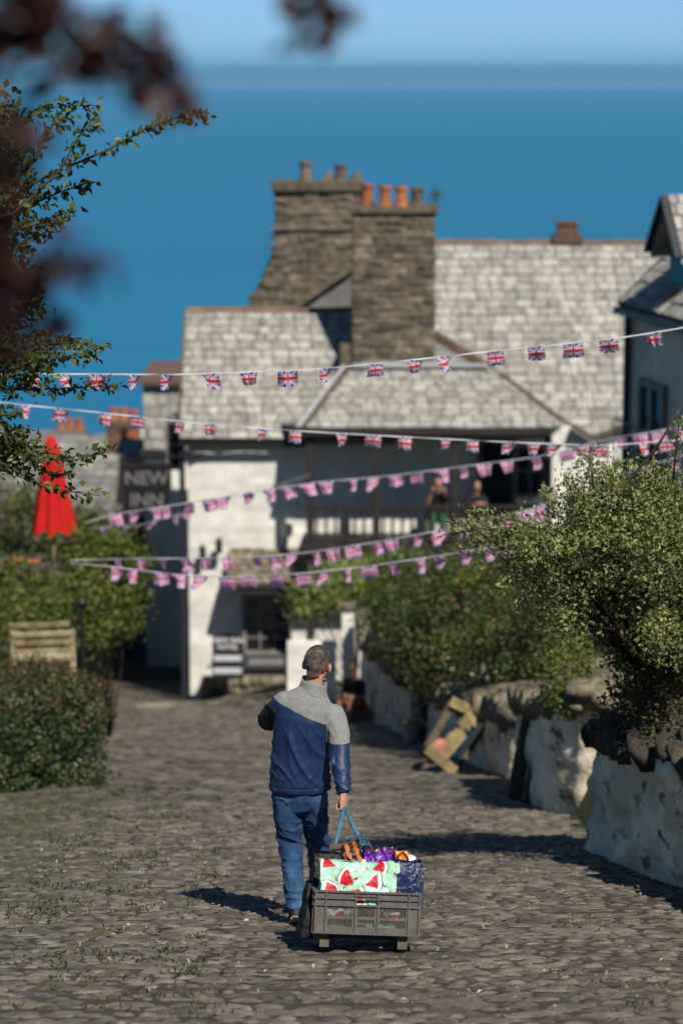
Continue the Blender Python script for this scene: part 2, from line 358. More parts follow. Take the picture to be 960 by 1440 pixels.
def add_street():
    ys = np.concatenate([np.linspace(-6, 9, 12), np.linspace(9.3, 72, 190)]); V = []; n = 41
    for y in ys:
        l = left_edge(y) - .5; r = right_edge(y) + .12
        for i in range(n):
            x = l + (r - l) * i / (n - 1); V.append((x, y, (street_z(x, y) if y > 0 else -SLOPE * y) - .004 + .012 * mnoise.noise((x * 1.3, y * 1.3, 3))))
    F = [(j * n + i, j * n + i + 1, (j + 1) * n + i + 1, (j + 1) * n + i) for j in range(len(ys) - 1) for i in range(n - 1)]
    me = np_mesh('street', np.array(V), np.array(F), None, True); me.materials.append(M['bed'])
    st = tag(link('street', me), 'steep cobbled village street running down to the inn', None, None, 'structure')
    # stone variants: low uneven domes
    G = 5; g = np.linspace(-1, 1, G); U, W = np.meshgrid(g, g); U = U.ravel(); W = W.ravel()
    variants = []
    for k in range(14):
        e = 3.2; rr = (np.abs(U) ** e + np.abs(W) ** e) ** (1 / e); mx = np.maximum(np.abs(U), np.abs(W)); s = np.where(rr > 0, mx / np.maximum(rr, 1e-6), 1)
        s = s * (1 + .16 * rng.standard_normal() * np.sin(np.arctan2(W, U) * 2 + rng.random() * 6) * mx + .10 * np.sin(np.arctan2(W, U) * 3 + rng.random() * 6) * mx)
        h = np.where(mx < .99, 1 - .40 * mx ** 2.6, -.6) + np.where(mx < .99, .10 * rng.standard_normal(G * G), 0)
        h = h + .22 * rng.standard_normal() * U + .22 * rng.standard_normal() * W
        variants.append(np.stack([U * s * .5, W * s * .5, h], 1))
    F0 = np.array([(j * G + i, j * G + i + 1, (j + 1) * G + i + 1, (j + 1) * G + i) for j in range(G - 1) for i in range(G - 1)])
    stones = []; y = 7.6
    while y < 58:
        big = rng.random() < .08
        d = (rng.uniform(.045, .095) if not big else rng.uniform(.10, .15)) * (1 if y < 24 else 2.3)
        l = max(left_edge(y) - .3, -y * .175 - 1.0); r = min(right_edge(y) + .05, y * .175 + 1.0)
        x = l + rng.uniform(-.2, 0); off = rng.uniform(0, 9)
        while x < r:
            wd = (rng.uniform(.07, .22) if not big else rng.uniform(.16, .42)) * (1 if y < 24 else 2.0)
            dd = d * rng.uniform(.8, 1.2)
            cx = x + wd / 2; cy = y + d / 2 + .09 * mnoise.noise((cx * 1.1, off * .15 + y * .3, 0)) * 2 + rng.uniform(-.03, .03)
            stones.append((cx, cy, wd * rng.uniform(.88, 1.0), dd * 1.04, rng.uniform(.004, .0135) * (1.25 if big else 1), rng.integers(len(variants)), rng.normal(0, .20), rng.random()))
            x += wd
        y += d
    S_ = np.array(stones)
    inside = (S_[:, 0] < np.array([right_edge(v) for v in S_[:, 1]]) + .05) & (np.abs(S_[:, 0]) < S_[:, 1] * .1407 + .0) & (S_[:, 1] > 10.95)
    order = np.argsort(np.where(inside, S_[:, 1], 1e9))[:300]; near = set(order.tolist())
    tilt = -math.atan(SLOPE)
    meshes = []
    for v in variants:
        me = np_mesh('cobble', v, F0, None, True); me.materials.append(M['cobble']); meshes.append(me)
    Rx = np.array(Matrix.Rotation(tilt, 3, 'X'))
    AV = []; AF = []; AR = []; b = 0
    for i, (cx, cy, wd, dd, hh, k, a, rv) in enumerate(stones):
        z = street_z(cx, cy)
        if i in near:
            piece('cobble', meshes[int(k)], st, Matrix.Translation((cx, cy, z)) @ Matrix.Rotation(tilt, 4, 'X') @ Matrix.Rotation(a, 4, 'Z') @ Matrix.Diagonal((wd, dd, hh, 1)))
        else:
            v = variants[int(k)] * np.array([wd, dd, hh]); ca, sa = math.cos(a), math.sin(a)
            v = np.stack([v[:, 0] * ca - v[:, 1] * sa, v[:, 0] * sa + v[:, 1] * ca, v[:, 2]], 1) @ Rx.T + np.array([cx, cy, z])
            AV.append(v); AF.append(F0 + b); AR.append(np.full(len(F0), rv)); b += len(v)
    me = np_mesh('cobbles', np.concatenate(AV), np.concatenate(AF), np.concatenate(AR), True); me.materials.append(M['cobble_s'])
    o = link('cobbles', me, st); o['kind'] = 'stuff'
    print('cobbles', len(stones))
    # loose pale chips, straw and grass tufts between the stones
    return st
STREET = add_street()
# ---- foliage helpers
def leaf_mesh(name, P, size, rnd, up=.35, seed=1, aspect=.55, dirs=None, fold=.25, outn=None):
    """P (n,3) leaf positions -> folded leaf faces"""
    r = np.random.default_rng(seed); n = len(P)
    d = r.standard_normal((n, 3)) if dirs is None else dirs + .55 * r.standard_normal((n, 3))
    d /= np.linalg.norm(d, axis=1, keepdims=True) + 1e-9
    nr = r.standard_normal((n, 3)) * .8 + np.array([0.1, -.25, up * 2.4]) if outn is None else r.standard_normal((n, 3)) * .5 + outn * 1.2 + np.array([0, 0, up]); nr -= d * (nr * d).sum(1, keepdims=True); nr /= np.linalg.norm(nr, axis=1, keepdims=True) + 1e-9
    sd = np.cross(d, nr); s = (size * r.uniform(.6, 1.25, n))[:, None]
    A = P; T = P + d * s; Lf = P + d * s * .48 + sd * s * aspect * .5 + nr * s * fold; Rt = P + d * s * .48 - sd * s * aspect * .5 + nr * s * fold
    V = np.stack([A, Lf, T, Rt], 1).reshape(-1, 3); i = np.arange(n)[:, None] * 4
    F = np.concatenate([i + [0, 3, 2], i + [0, 2, 1]], 1).reshape(-1, 3)
    return np_mesh(name, V, F, np.repeat(rnd, 2))
def blob_points(blobs, n, seed=1, shell=.55, spread=.09, per=14, lump=.25):
    """leaf positions in tufts through a crown of ellipsoids (c, (rx,ry,rz)); second value 0..1 for tuft tone"""
    r = np.random.default_rng(seed); vol = np.array([b[1][0] * b[1][1] * b[1][2] for b in blobs]) ** .75; vol /= vol.sum(); P = []; T = []; O_ = []
    for b, f in zip(blobs, vol):
        k = max(2, int(n * f / per)); u = r.standard_normal((k, 3)); u /= np.linalg.norm(u, axis=1, keepdims=True)
        rad = (shell + (1 - shell) * r.random(k) ** .6)
        rad *= 1 + lump * np.array([mnoise.noise(Vector(q * 2.2) + Vector(b[0])) for q in u])
        c = np.array(b[0]) + u * rad[:, None] * np.array(b[1]); tone = r.random(k)
        for _ in range(per):
            q_ = r.standard_normal((k, 3)) * spread; P.append(c + q_); T.append(np.clip(tone + r.normal(0, .16, k), 0, 1)); O_.append(u * .6 + q_ / spread * .6)
    blob_points.out = np.concatenate(O_)
    return np.concatenate(P), np.concatenate(T)
def plant(name, loc, label, cat, blobs, n, leaf, m, seed, group=None, spread=.11, stems=None, per=34, shell=.55, up=.35, crown='crown', aspect=.55, stem_r=.02, trunk=None):
    t = empty(name, loc, label, cat, group)
    P, T = blob_points(blobs, n, seed, shell, spread, per); P -= np.array(loc)
    me = leaf_mesh(crown, P, leaf, T, up, seed, aspect, None, .25, blob_points.out); me.materials.append(m); o = link(crown, me, t); o['kind'] = 'stuff'
    r = random.Random(seed); mb = MB(); base = Vector(loc); tr = trunk if trunk is not None else base
    for b in blobs:
        c = Vector(b[0])
        for _ in range(stems or 3):
            q = c + Vector((r.uniform(-.6, .6) * b[1][0], r.uniform(-.6, .6) * b[1][1], r.uniform(-.2, .6) * b[1][2]))
            mid = (tr + q) / 2 + Vector((r.uniform(-.1, .1), r.uniform(-.1, .1), r.uniform(0, .15)))
            mb.tube([tr + Vector((r.uniform(-.03, .03), r.uniform(-.03, .03), 0)), mid, q], [stem_r, stem_r * .7, stem_r * .25], 5)
    mb.build('trunk', M['bark'], t, True)
    return t
LEAF = dict(
    olive=leafmat('olive_leaf', [(0, (.065, .085, .025)), (.5, (.21, .245, .085)), (1, (.40, .43, .18))], .5, .35),
    hedge=leafmat('hedge_leaf', [(0, (.03, .052, .013)), (.55, (.075, .115, .027)), (.85, (.13, .17, .04)), (1, (.20, .14, .04))], .5, .25),
    box=leafmat('bush_leaf', [(0, (.022, .040, .012)), (.6, (.055, .085, .026)), (1, (.105, .135, .045))], .45, .2),
    redtop=leafmat('rusty_leaf', [(0, (.05, .035, .012)), (.5, (.105, .06, .022)), (1, (.13, .10, .035))], .5, .25),
    vine=leafmat('vine_leaf', [(0, (.12, .17, .04)), (.5, (.25, .31, .09)), (1, (.38, .42, .16))], .5, .35),
    lime=leafmat('lime_leaf', [(0, (.045, .07, .014)), (.5, (.115, .15, .03)), (1, (.21, .23, .05))], .5, .35),
    copper=leafmat('copper_leaf', [(0, (.028, .010, .012)), (.5, (.06, .017, .016)), (1, (.11, .045, .02))], .45, .35),
    twig=leafmat('elm_leaf', [(0, (.045, .065, .016)), (.5, (.085, .115, .03)), (1, (.15, .18, .055))], .45, .35),
    dry=leafmat('dry_leaf', [(0, (.05, .04, .02)), (.5, (.12, .10, .045)), (1, (.10, .13, .04))], .7, .2),
    grass=leafmat('grass_blade', [(0, (.045, .06, .015)), (.6, (.085, .10, .03)), (1, (.20, .17, .07))], .7, .2))
# ------------------------------------------------------------------ pieces shared by buildings
def clip_poly(poly, clip):
    """2-d convex clip (both counter-clockwise)"""
    out = poly
    for i in range(len(clip)):
        a = clip[i]; b = clip[(i + 1) % len(clip)]; nxt = []
        def side(p): return (b[0] - a[0]) * (p[1] - a[1]) - (b[1] - a[1]) * (p[0] - a[0])
        for j in range(len(out)):
            p, q = out[j], out[(j + 1) % len(out)]; sp, sq = side(p), side(q)
            if sp >= 0: nxt.append(p)
            if (sp >= 0) != (sq >= 0):
                t = sp / (sp - sq); nxt.append((p[0] + (q[0] - p[0]) * t, p[1] + (q[1] - p[1]) * t))
        out = nxt
        if len(out) < 3: return []
    return out
def area2(p): return .5 * sum(p[i][0] * p[(i + 1) % len(p)][1] - p[(i + 1) % len(p)][0] * p[i][1] for i in range(len(p)))
SLATE_V = []
def slate_variants(m):
    vs = []
    for k in range(10):
        r = random.Random(k); j = lambda a: r.uniform(-a, a)
        top = [(-.5, -.5 + j(.06), .5 + j(.2)), (0 + j(.1), -.52 + j(.06), .5), (.5, -.5 + j(.06), .5 + j(.2)), (.5, .5, .5), (-.5, .5, .5)]
        mb = MB(); mb.prism(top, (0, 0, -1)); me = mb.mesh('slate'); me.materials.append(m); vs.append(me)
    return vs
def slates(parent, poly3, sw, sh, m, m_s, th=.045, visible=None, cap=300, name='slate', seed=3, gap=.016):
    """slates laid in courses over a flat roof polygon (3-d, first edge = eave); pieces are objects, those past the cap one mesh"""
    r = random.Random(seed); O = poly3[0]; U = (poly3[1] - O).normalized(); Nn = U.cross(poly3[2] - O).normalized(); Vv = Nn.cross(U)
    if Nn.z < 0 and abs(Nn.z) > .05: Nn = -Nn
    P2 = [((p - O).dot(U), (p - O).dot(Vv)) for p in poly3]
    if area2(P2) < 0: P2 = P2[::-1]
    x0 = min(p[0] for p in P2); x1 = max(p[0] for p in P2); y1 = max(p[1] for p in P2)
    y = 0; row = 0; items = []
    while y < y1:
        h = sh * r.uniform(.88, 1.12); x = x0 - r.uniform(0, sw)
        while x < x1:
            w_ = sw * r.uniform(.7, 1.35); q = clip_poly([(x + gap, y), (x + w_ - gap, y), (x + w_ - gap, y + h * .93), (x + gap, y + h * .93)], P2)
            if q and abs(area2(q)) > .12 * w_ * h: items.append((q, len(q) == 4 and abs(area2(q) - (w_ - 2 * gap) * h * .93) < 1e-4, x, y, w_, h))
            x += w_
        y += h; row += 1
    vs = slate_variants(m); rot = Matrix((U, Vv, Nn)).transposed().to_4x4()
    def centre(it): q = it[0]; return O + U * (sum(a[0] for a in q) / len(q)) + Vv * (sum(a[1] for a in q) / len(q))
    ok = [i for i, it in enumerate(items) if visible is None or visible(centre(it))][:cap]; oks = set(ok); rest = MB(); rr = []
    for i, it in enumerate(items):
        q, full, x, y, w_, h = it; lift = .02 + r.uniform(0, .018)
        if i in oks and full:
            c = O + U * (x + w_ / 2) + Vv * (y + h * .465) + Nn * lift
            piece(name, r.choice(vs), parent, Matrix.Translation(c) @ rot @ Matrix.Rotation(-.06 + r.uniform(-.02, .02), 4, 'X') @ Matrix.Rotation(r.uniform(-.02, .02), 4, 'Z') @ Matrix.Diagonal((w_ - 2 * gap, h * .93, th, 1)))
        else:
            pts = [O + U * a + Vv * b + Nn * (lift + .03 - .05 * (b - y)) for a, b in q]
            if i in oks: mb = MB(); mb.prism(pts, -Nn * th); mb.build(name, m, parent)
            else:
                k = len(rest.f); rest.prism(pts, -Nn * th); rr += [r.random()] * (len(rest.f) - k)
    if rest.f:
        me = rest.mesh('slate_field', wloc(parent)); a = me.attributes.new('rnd', 'FLOAT', 'FACE'); a.data.foreach_set('value', rr); me.materials.append(m_s); o = link('slate_field', me, parent); o['kind'] = 'stuff'
    return len(items)
STONE_M = {}
def stone_variants(m, n=8):
    if m.name in STONE_M: return STONE_M[m.name]
    vs = []
    for k in range(n):
        r = random.Random(100 + k); bm = bmesh.new(); bmesh.ops.create_cube(bm, size=1); bmesh.ops.subdivide_edges(bm, edges=bm.edges[:], cuts=1, use_grid_fill=True)
        for v in bm.verts:
            d = v.co.normalized() * .56; v.co = v.co.lerp(d, .38) + Vector((r.uniform(-.05, .05), r.uniform(-.05, .05), r.uniform(-.05, .05)))
        me = bpy.data.meshes.new('stone'); bm.to_mesh(me); bm.free(); me.materials.append(m); smooth_mesh(me); vs.append(me)
    STONE_M[m.name] = vs; return vs
def rubble(parent, O, U, V, width, height, m, sw=.42, sh=.2, depth=.12, inside=None, seed=1, name='stone', cap=300):
    """rough stones in uneven courses on the face O + uU + vV"""
    r = random.Random(seed); U = Vector(U).normalized(); V = Vector(V).normalized(); Nn = U.cross(V); vs = stone_variants(m); y = 0; n = 0; O = Vector(O)
    rot = Matrix((U, Nn, V)).transposed().to_4x4()
    while y < height - .03:
        h = min(sh * r.uniform(.6, 1.5), height - y); x = 0
        while x < width - .02:
            w_ = min(sw * r.uniform(.5, 1.6), width - x)
            if width - x - w_ < sw * .3: w_ = width - x
            if inside is None or inside(x + w_ / 2, y + h / 2):
                c = O + U * (x + w_ / 2) + V * (y + h / 2) + Nn * r.uniform(-.03, .02); n += 1
                if n <= cap: piece(name, r.choice(vs), parent, Matrix.Translation(c) @ rot @ Matrix.Rotation(r.uniform(-.05, .05), 4, 'Y') @ Matrix.Diagonal((w_ * 1.06, depth, h * 1.08, 1)))
            x += w_
        y += h
def rough_plane(mb, x0, x1, z0, z1, y, amp=.03, step=.14, sc=1.4, seed=0, back=.25):
    """uneven plastered wall face looking towards -Y with thickness"""
    nx = max(2, int((x1 - x0) / step)); nz = max(2, int((z1 - z0) / step)); vs = []; fs = []
    for j in range(nz + 1):
        for i in range(nx + 1):
            x = x0 + (x1 - x0) * i / nx; z = z0 + (z1 - z0) * j / nz
            vs.append((x, y - amp * (1 + mnoise.noise((x * sc, z * sc * 1.3, seed)) + .5 * mnoise.noise((x * sc * 2.7, z * sc * 3.1, seed))), z))
    for j in range(nz):
        for i in range(nx): a = j * (nx + 1) + i; fs.append((a, a + 1, a + nx + 2, a + nx + 1))
    mb.add(vs, fs); mb.bb(x0, x1, y, y + back, z0, z1)
    # close the rim
    def rim(idx, edge):
        b = [vs[i] for i in idx]; q = [(p[0], y + .001, p[2]) for p in b]; n = len(b); mb.add(b + q, [(i, i + 1, n + i + 1, n + i) for i in range(n - 1)])
    rim([j * (nx + 1) for j in range(nz + 1)], 0); rim([j * (nx + 1) + nx for j in range(nz + 1)], 0)
    rim(range(nx + 1), 0); rim([nz * (nx + 1) + i for i in range(nx + 1)], 0)
def text_part(txt, parent, mat_, centre, size, xdir=(1, 0, 0), zdir=(0, 0, 1), ext=.004, name='lettering', slant=0):
    cu = bpy.data.curves.new('t', 'FONT'); cu.body = txt; cu.size = size; cu.extrude = ext; cu.align_x = 'CENTER'; cu.align_y = 'CENTER'; cu.offset = size * .018; cu.shear = slant
    o = bpy.data.objects.new('t', cu); col.objects.link(o); dg = bpy.context.evaluated_depsgraph_get()
    me = bpy.data.meshes.new_from_object(o.evaluated_get(dg)); bpy.data.objects.remove(o); me.materials.clear(); me.materials.append(mat_)
    x = Vector(xdir).normalized(); z = Vector(zdir).normalized(); n = x.cross(z)
    Mx = Matrix((x, z, n)).transposed().to_4x4()
    return piece(name, me, parent, Matrix.Translation(centre) @ Mx)
def ridge_tiles(parent, a, b, m, w_=.26, L=.42, name='ridge_tile', lift=.03):
    a = Vector(a); b = Vector(b); d = b - a; n = max(1, int(d.length / L)); d /= n; dn = d.normalized(); sx = dn.cross(Vector((0, 0, 1))).normalized(); up = sx.cross(dn)
    prof = [(-.5, -.30), (-.34, .0), (0, .22), (.34, .0), (.5, -.30), (.36, -.30), (0, .05), (-.36, -.30)]
    mb = MB(); mb.prism([Vector((p[0], 0, p[1])) for p in prof], (0, 1, 0)); me = mb.mesh(name); me.materials.append(m)
    rot = Matrix((sx, dn, up)).transposed().to_4x4(); r = random.Random(5)
    for i in range(n):
        piece(name, me, parent, Matrix.Translation(a + d * i + up * (lift + r.uniform(-.01, .01))) @ rot @ Matrix.Diagonal((w_, d.length * 1.015, w_, 1)))
def pot(parent, c, r_, h, m, name='chimney_pot'):
    mb = MB(); mb.lathe([(r_ * 1.12, 0), (r_ * 1.12, h * .10), (r_ * .98, h * .14), (r_ * .88, h * .78), (r_ * 1.10, h * .82), (r_ * 1.12, h), (r_ * .80, h), (r_ * .75, h * .45)], c, 16)
    return mb.build(name, m, parent, False)
def sash(parent, x0, x1, z0, z1, y, cols, rows, fm, depth=.06, bar=.035, name='window', fr=.07):
    """window with frame, glazing bars and separate panes, looking towards -Y"""
    wn = MB(); wn.bb(x0, x1, y - .012, y + .012, z0, z1)
    w_o = wn.build(name, M['glass'], parent)
    f = MB(); f.bb(x0 - fr, x0, y - depth, y + .03, z0 - fr, z1 + fr); f.bb(x1, x1 + fr, y - depth, y + .03, z0 - fr, z1 + fr)
    f.bb(x0, x1, y - depth, y + .03, z1, z1 + fr); f.bb(x0, x1, y - depth - .03, y + .03, z0 - fr, z0); f.build('frame', fm, w_o)
    pw = (x1 - x0) / cols; ph = (z1 - z0) / rows
    g = MB()
    for i in range(1, cols): g.bb(x0 + i * pw - bar / 2, x0 + i * pw + bar / 2, y - .045, y - .013, z0, z1)
    for j in range(1, rows): g.bb(x0, x1, y - .041, y - .0135, z0 + j * ph - bar / 2, z0 + j * ph + bar / 2)
    if g.f: g.build('glazing_bars', fm, w_o)
    return w_o
# ------------------------------------------------------------------ the inn with the verandah
def add_inn():
    Yf = 54.0
    t = empty('inn', (-1.0, Yf, -12.2), 'whitewashed inn with open verandah, lichen covered roof and square stone chimney', 'building')
    xl = at(266, 800, Yf).x; xr = 5.0
    ze = at(300, 610, Yf).z
    mb = MB(); rough_plane(mb, xl, xr, -13.2, ze, Yf, amp=.035, step=.16)
    mb.bb(xl + .002, xr - .002, Yf + .25, 60, -13.2, ze - .02); mb.build('wall', M['whitewash'], t)
    # left roof
    e0 = at(255, 618, Yf - .28); e0 = Vector((at(256, 618, Yf - .28).x, Yf - .28, e0.z)); rid = at(258, 437, 56.7)
    L0 = Vector((xl - .16, e0.y, e0.z)); L1 = Vector((1.2, e0.y, e0.z)); L2 = Vector((1.2, rid.y, rid.z)); L3 = Vector((xl - .16, rid.y, rid.z))
    mb = MB(); mb.prism([L0, L1, L2, L3], (0, .10, -.12)); roof = mb.build('roof', M['deck'], t)
    vis = lambda p: p.x < 0.35
    slates(roof, [L0, L1, L2, L3], .33, .245, M['slate'], M['slate_s'], visible=vis, seed=4)
    ridge_tiles(roof, L3, L2, M['ridge'])
    mb = MB(); mb.prism([L3, L2, Vector((1.2, 60, e0.z)), Vector((xl - .16, 60, e0.z))], (0, -.1, -.12)); mb.build('rear_slope', M['roofgrey'], t)
    mb = MB(); mb.prism([Vector((xl + .004, Yf + .05, ze - .05)), Vector((xl + .004, 59.6, ze - .05)), Vector((xl + .004, 56.7, rid.z - .15))], (.2, 0, 0)); mb.build('gable', M['whitewash'], t)
    mb = MB(); mb.bar(L0 + Vector((-.02, -.03, -.10)), Vector((-.75, L0.y - .03, L0.z - .10)), .10, .10); mb.build('gutter', M['black'], t)
    mb = MB(); mb.bar(Vector((xl - .12, Yf - .2, ze)), Vector((xl - .12, Yf - .2, -12.3)), .12, .12); mb.build('downpipe', M['darkgutter'], t)
    mb = MB(); mb.bar(Vector((xl - .19, Yf - .3, ze + .06)), L3 + Vector((-.03, 0, -.06)), .05, .24); mb.build('bargeboard', M['darkwood'], t)
    # verandah roof
    Ye = 52.4; zv = at(600, 603, Ye).z; Yt = 54.5; zt = at(600, 516, Yt).z
    A = Vector((at(428, 603, Ye).x, Ye, zv)); B = Vector((at(803, 603, Ye).x, Ye, zv)); Cc = Vector((at(688, 516, Yt).x, Yt, zt)); D = Vector((at(492, 516, Yt).x, Yt, zt))
    mb = MB(); mb.prism([A, B, Cc, D], (0, .05, -.10)); vr = mb.build('verandah_roof', M['deck'], t)
    slates(vr, [A, B, Cc, D], .36, .235, M['slate'], M['slate_s'], seed=8, name='slate')
    # sides of the hip
    Bb = Vector((B.x, 54.2, zv)); Ab = Vector((at(394, 603, 54.0).x, 53.93, zv))
    for tri in ([B, Bb, Cc], [Vector((A.x, 54.2, zv)), A, D]): mb = MB(); mb.prism(tri, (0, 0, -.08)); mb.build('hip_side', M['roofgrey'], vr)
    mb = MB(); mb.prism([A + Vector((0, 0, -.1)), Vector((A.x, 53.93, zv - .1)), Ab + Vector((0, 0, -.1))], (0, 0, -.05)); mb.build('shadow_board', M['timber'], vr)  # added board, placed to shape the shadow edge on the wall
    ridge_tiles(vr, A, D, M['hip'], .26, .4, 'hip_tile', .02); 
    E_ = at(612, 470, 55.6)
    ridge_tiles(vr, B, Cc, M['hip'], .30, .4, 'hip_tile', .02); ridge_tiles(vr, Cc, E_, M['hip'], .30, .4, 'hip_tile', .02)
    mb = MB(); mb.prism([Cc + Vector((0, 0, -.05)), E_ + Vector((0, 0, -.05)), Vector((E_.x - .6, 55.6, E_.z)), Vector((D.x, Yt, zt - .05))], (0, .12, -.1)); mb.build('upper_slope', M['roofgrey'], vr)
    mb = MB(); mb.bar(D + Vector((.05, -.10, .05)), Cc + Vector((-.05, -.10, .05)), .34, .05); mb.build('flashing', M['lead'], vr)
    mb = MB(); mb.bar(A + Vector((-.14, .1, .02)), D + Vector((-.14, -.05, .02)), .10, .05); mb.build('valley_lead', M['lead'], vr)
    mb = MB(); mb.bb(A.x + .05, B.x - .05, Ye + .06, Ye + .22, zv - .22, zv - .06); mb.bb(A.x, B.x, Ye - .10, Ye + .02, zv - .13, zv - .02); mb.build('eaves_beam', M['timber'], t)
    mb = MB(); mb.bb(A.x + .1, B.x - .1, Ye + .22, 53.95, zv - .14, zv - .10); mb.build('verandah_ceiling', M['white'], t)  # made white as a reflector to brighten the verandah recess
    # balcony
    zf = at(600, 766, 52.5).z; zb = zv - .22
    xa = at(432, 700, 52.5).x; xb = at(776, 700, 52.5).x
    mb = MB(); mb.bb(xa - .1, xb + .1, 52.38, 53.94, zf - .22, zf); mb.build('balcony_floor', M['timber'], t)
    for px in (436, 529, 640, 770):
        x = at(px, 690, 52.5).x; mb = MB(); mb.bb(x - .085, x + .085, 52.46, 52.63, zf, zb); mb.build('verandah_post', M['timber'], t)
    rail = MB(); zr = at(600, 712, 52.5).z; rail.bb(xa, xb, 52.48, 52.59, zr - .05, zr + .02); rail.bb(xa, xb, 52.50, 52.57, zf + .10, zf + .16); rl = rail.build('balustrade', M['timber'], t)
    x = xa + .2
    while x < xb - .1:
        mb = MB(); mb.bb(x - .028, x + .028, 52.51, 52.56, zf + .16, zr - .05); mb.build('baluster', M['timber'], rl); x += .21
    # posts carrying the balcony
    for px in (436, 600, 770):
        x = at(px, 850, 52.5).x; mb = MB(); mb.bb(x - .09, x + .09, 52.46, 52.64, street_z(x, 52.5) - .1, zf - .22)
        if px == 436: mb.bar((x - .55, 52.55, zf - .3), (x, 52.55, zf - 1.25), .1, .12)
        mb.build('support_post', M['timber'], t)
    # verandah back wall: doorway and window
    dx = at(698, 660, 54).x
    mb = MB(); mb.bb(dx - .32, dx + .32, 53.90, 53.93, zf + .02, zf + 2.05); d = mb.build('balcony_door', M['glass'], t)
    mb = MB(); mb.bb(dx - .42, dx - .32, 53.85, 53.95, zf, zf + 2.12); mb.bb(dx + .32, dx + .42, 53.85, 53.95, zf, zf + 2.12); mb.bb(dx - .32, dx + .32, 53.85, 53.95, zf + 2.05, zf + 2.12); mb.build('frame', M['darkwood'], d)
    wx = at(745, 650, 54).x; sash(t, wx - .3, wx + .3, zf + .9, zf + 1.95, 53.9, 2, 2, M['greypaint'])
    # front chimney
    Yc = 54.75; x0 = at(496, 400, Yc).x; x1 = at(611, 400, Yc).x; zc0 = at(550, 540, Yc).z; zc1 = at(550, 299, Yc).z
    mb = MB(); mb.bb(x0 + .03, x1 - .03, Yc + .03, Yc + 1.1, zc0 - .6, zc1); ch = mb.build('chimney', M['mortar'], t)
    rubble(ch, (x0, Yc + .03, zc0), (1, 0, 0), (0, 0, 1), x1 - x0, zc1 - zc0, M['stone'], .30, .125, .075, seed=2)
    rubble(ch, (x0 + .03, Yc + 1.1, zc0), (0, -1, 0), (0, 0, 1), 1.07, zc1 - zc0, M['stone'], .32, .15, .075, seed=3)
    rubble(ch, (x1 - .03, Yc + .03, zc0), (0, 1, 0), (0, 0, 1), 1.07, zc1 - zc0, M['stone'], .32, .15, .075, seed=4)
    mb = MB(); mb.bb(x0 - .09, x1 + .09, Yc - .09, Yc + 1.2, zc1, zc1 + .13); mb.build('capping', M['stone'], ch)
    for i, px in enumerate((517, 541, 564, 586)):
        pot(ch, (at(px, 290, Yc + .5).x, Yc + (.35 if i else .8), zc1 + .13 - .02), .135, .50 - .02 * i, M['terracotta'] if i < 2 else M['oldpot'] if i == 3 else M['terracotta'])
    mb = MB(); mb.bb(x0 - .28, x0 - .02, Yc + .1, Yc + .45, zc0 - .2, zc0 + .9); mb.build('flashing_stone', M['stone'], ch)
    # lower porch roof and window bay
    Yp = 52.9; p0 = at(322, 822, Yp); p1 = at(432, 822, Yp); zt_ = at(380, 772, 54).z
    Q = [Vector((p0.x - .05, Yp, p0.z)), Vector((p1.x, Yp, p0.z)), Vector((p1.x, 53.93, zt_)), Vector((p0.x - .05, 53.93, zt_))]
    mb = MB(); mb.prism(Q, (0, .03, -.08)); pr = mb.build('porch_roof', M['deck'], t); slates(pr, Q, .26, .2, M['coping'], M['coping'], name='slate', seed=5)
    mb = MB(); mb.bb(p0.x + .05, p1.x - .05, Yp + .08, Yp + .2, p0.z - .24, p0.z - .08); mb.build('porch_beam', M['timber'], t)
    w0 = at(347, 900, 53.85); w1 = at(404, 900, 53.85); sash(t, w0.x, w1.x, at(0, 914, 53.85).z, at(0, 842, 53.85).z, 53.84, 3, 4, M['greypaint'], fr=.1)
    mb = MB(); mb.bb(at(338, 0, 53.6).x, at(412, 0, 53.6).x, 53.55, 53.95, street_z(-1.5, 53.6) - .1, at(0, 920, 53.6).z); mb.build('window_panel', M['greypaint'], t)
    # rough stone plinth along the wall foot
    px0 = at(285, 960, 53.7).x; px1 = at(470, 960, 53.7).x
    pl = MB(); pl.bb(px0, px1, 53.62, 53.96, -12.6, at(350, 952, 53.6).z - .05); plo = pl.build('plinth', M['mortar'], t)
    rubble(plo, (px0, 53.55, at(350, 988, 53.5).z), (1, 0, 0), (0, 0, 1), px1 - px0, .62, M['coping'], .34, .28, .24, seed=6)
    # sunlit low white wall under the balcony
    lw0 = at(404, 930, 48.7).x; lw1 = at(473, 930, 48.7).x
    mb = MB(); rough_plane(mb, lw0, lw1, -12.2, at(0, 905, 48.7).z, 48.7, amp=.02, step=.12, seed=4, back=.3); mb.build('low_wall', M['whitewash'], t)
    # oriel window on the alley side and wall lamps
    ox = xl - .02; o0 = at(250, 672, 53).z; o1 = at(250, 596, 53).z
    mb = MB(); mb.bb(ox - .48, ox - .10, 54.1, 54.9, o0, o1); orl = mb.build('oriel', M['greypaint'], t)
    for i in range(2):
        for j in range(1):
            mb = MB(); zz0 = o0 + .12 + i * (o1 - o0 - .2) / 2; mb.bb(ox - .42, ox - .16, 54.07, 54.11, zz0, zz0 + (o1 - o0 - .2) / 2 - .06); mb.build('pane', M['glass'], orl)
    for px, py in ((308, 768), (285, 778)):
        c = at(px, py, 53.7); mb = MB(); mb.bb(c.x - .07, c.x + .07, 53.6, 53.74, c.z - .15, c.z + .12); mb.lathe([(.11, -.05), (.03, .08)], (c.x, 53.67, c.z + .12), 8); mb.bb(c.x - .02, c.x + .02, 53.74, 53.97, c.z - .02, c.z + .02); mb.build('wall_lamp', M['black'], t)
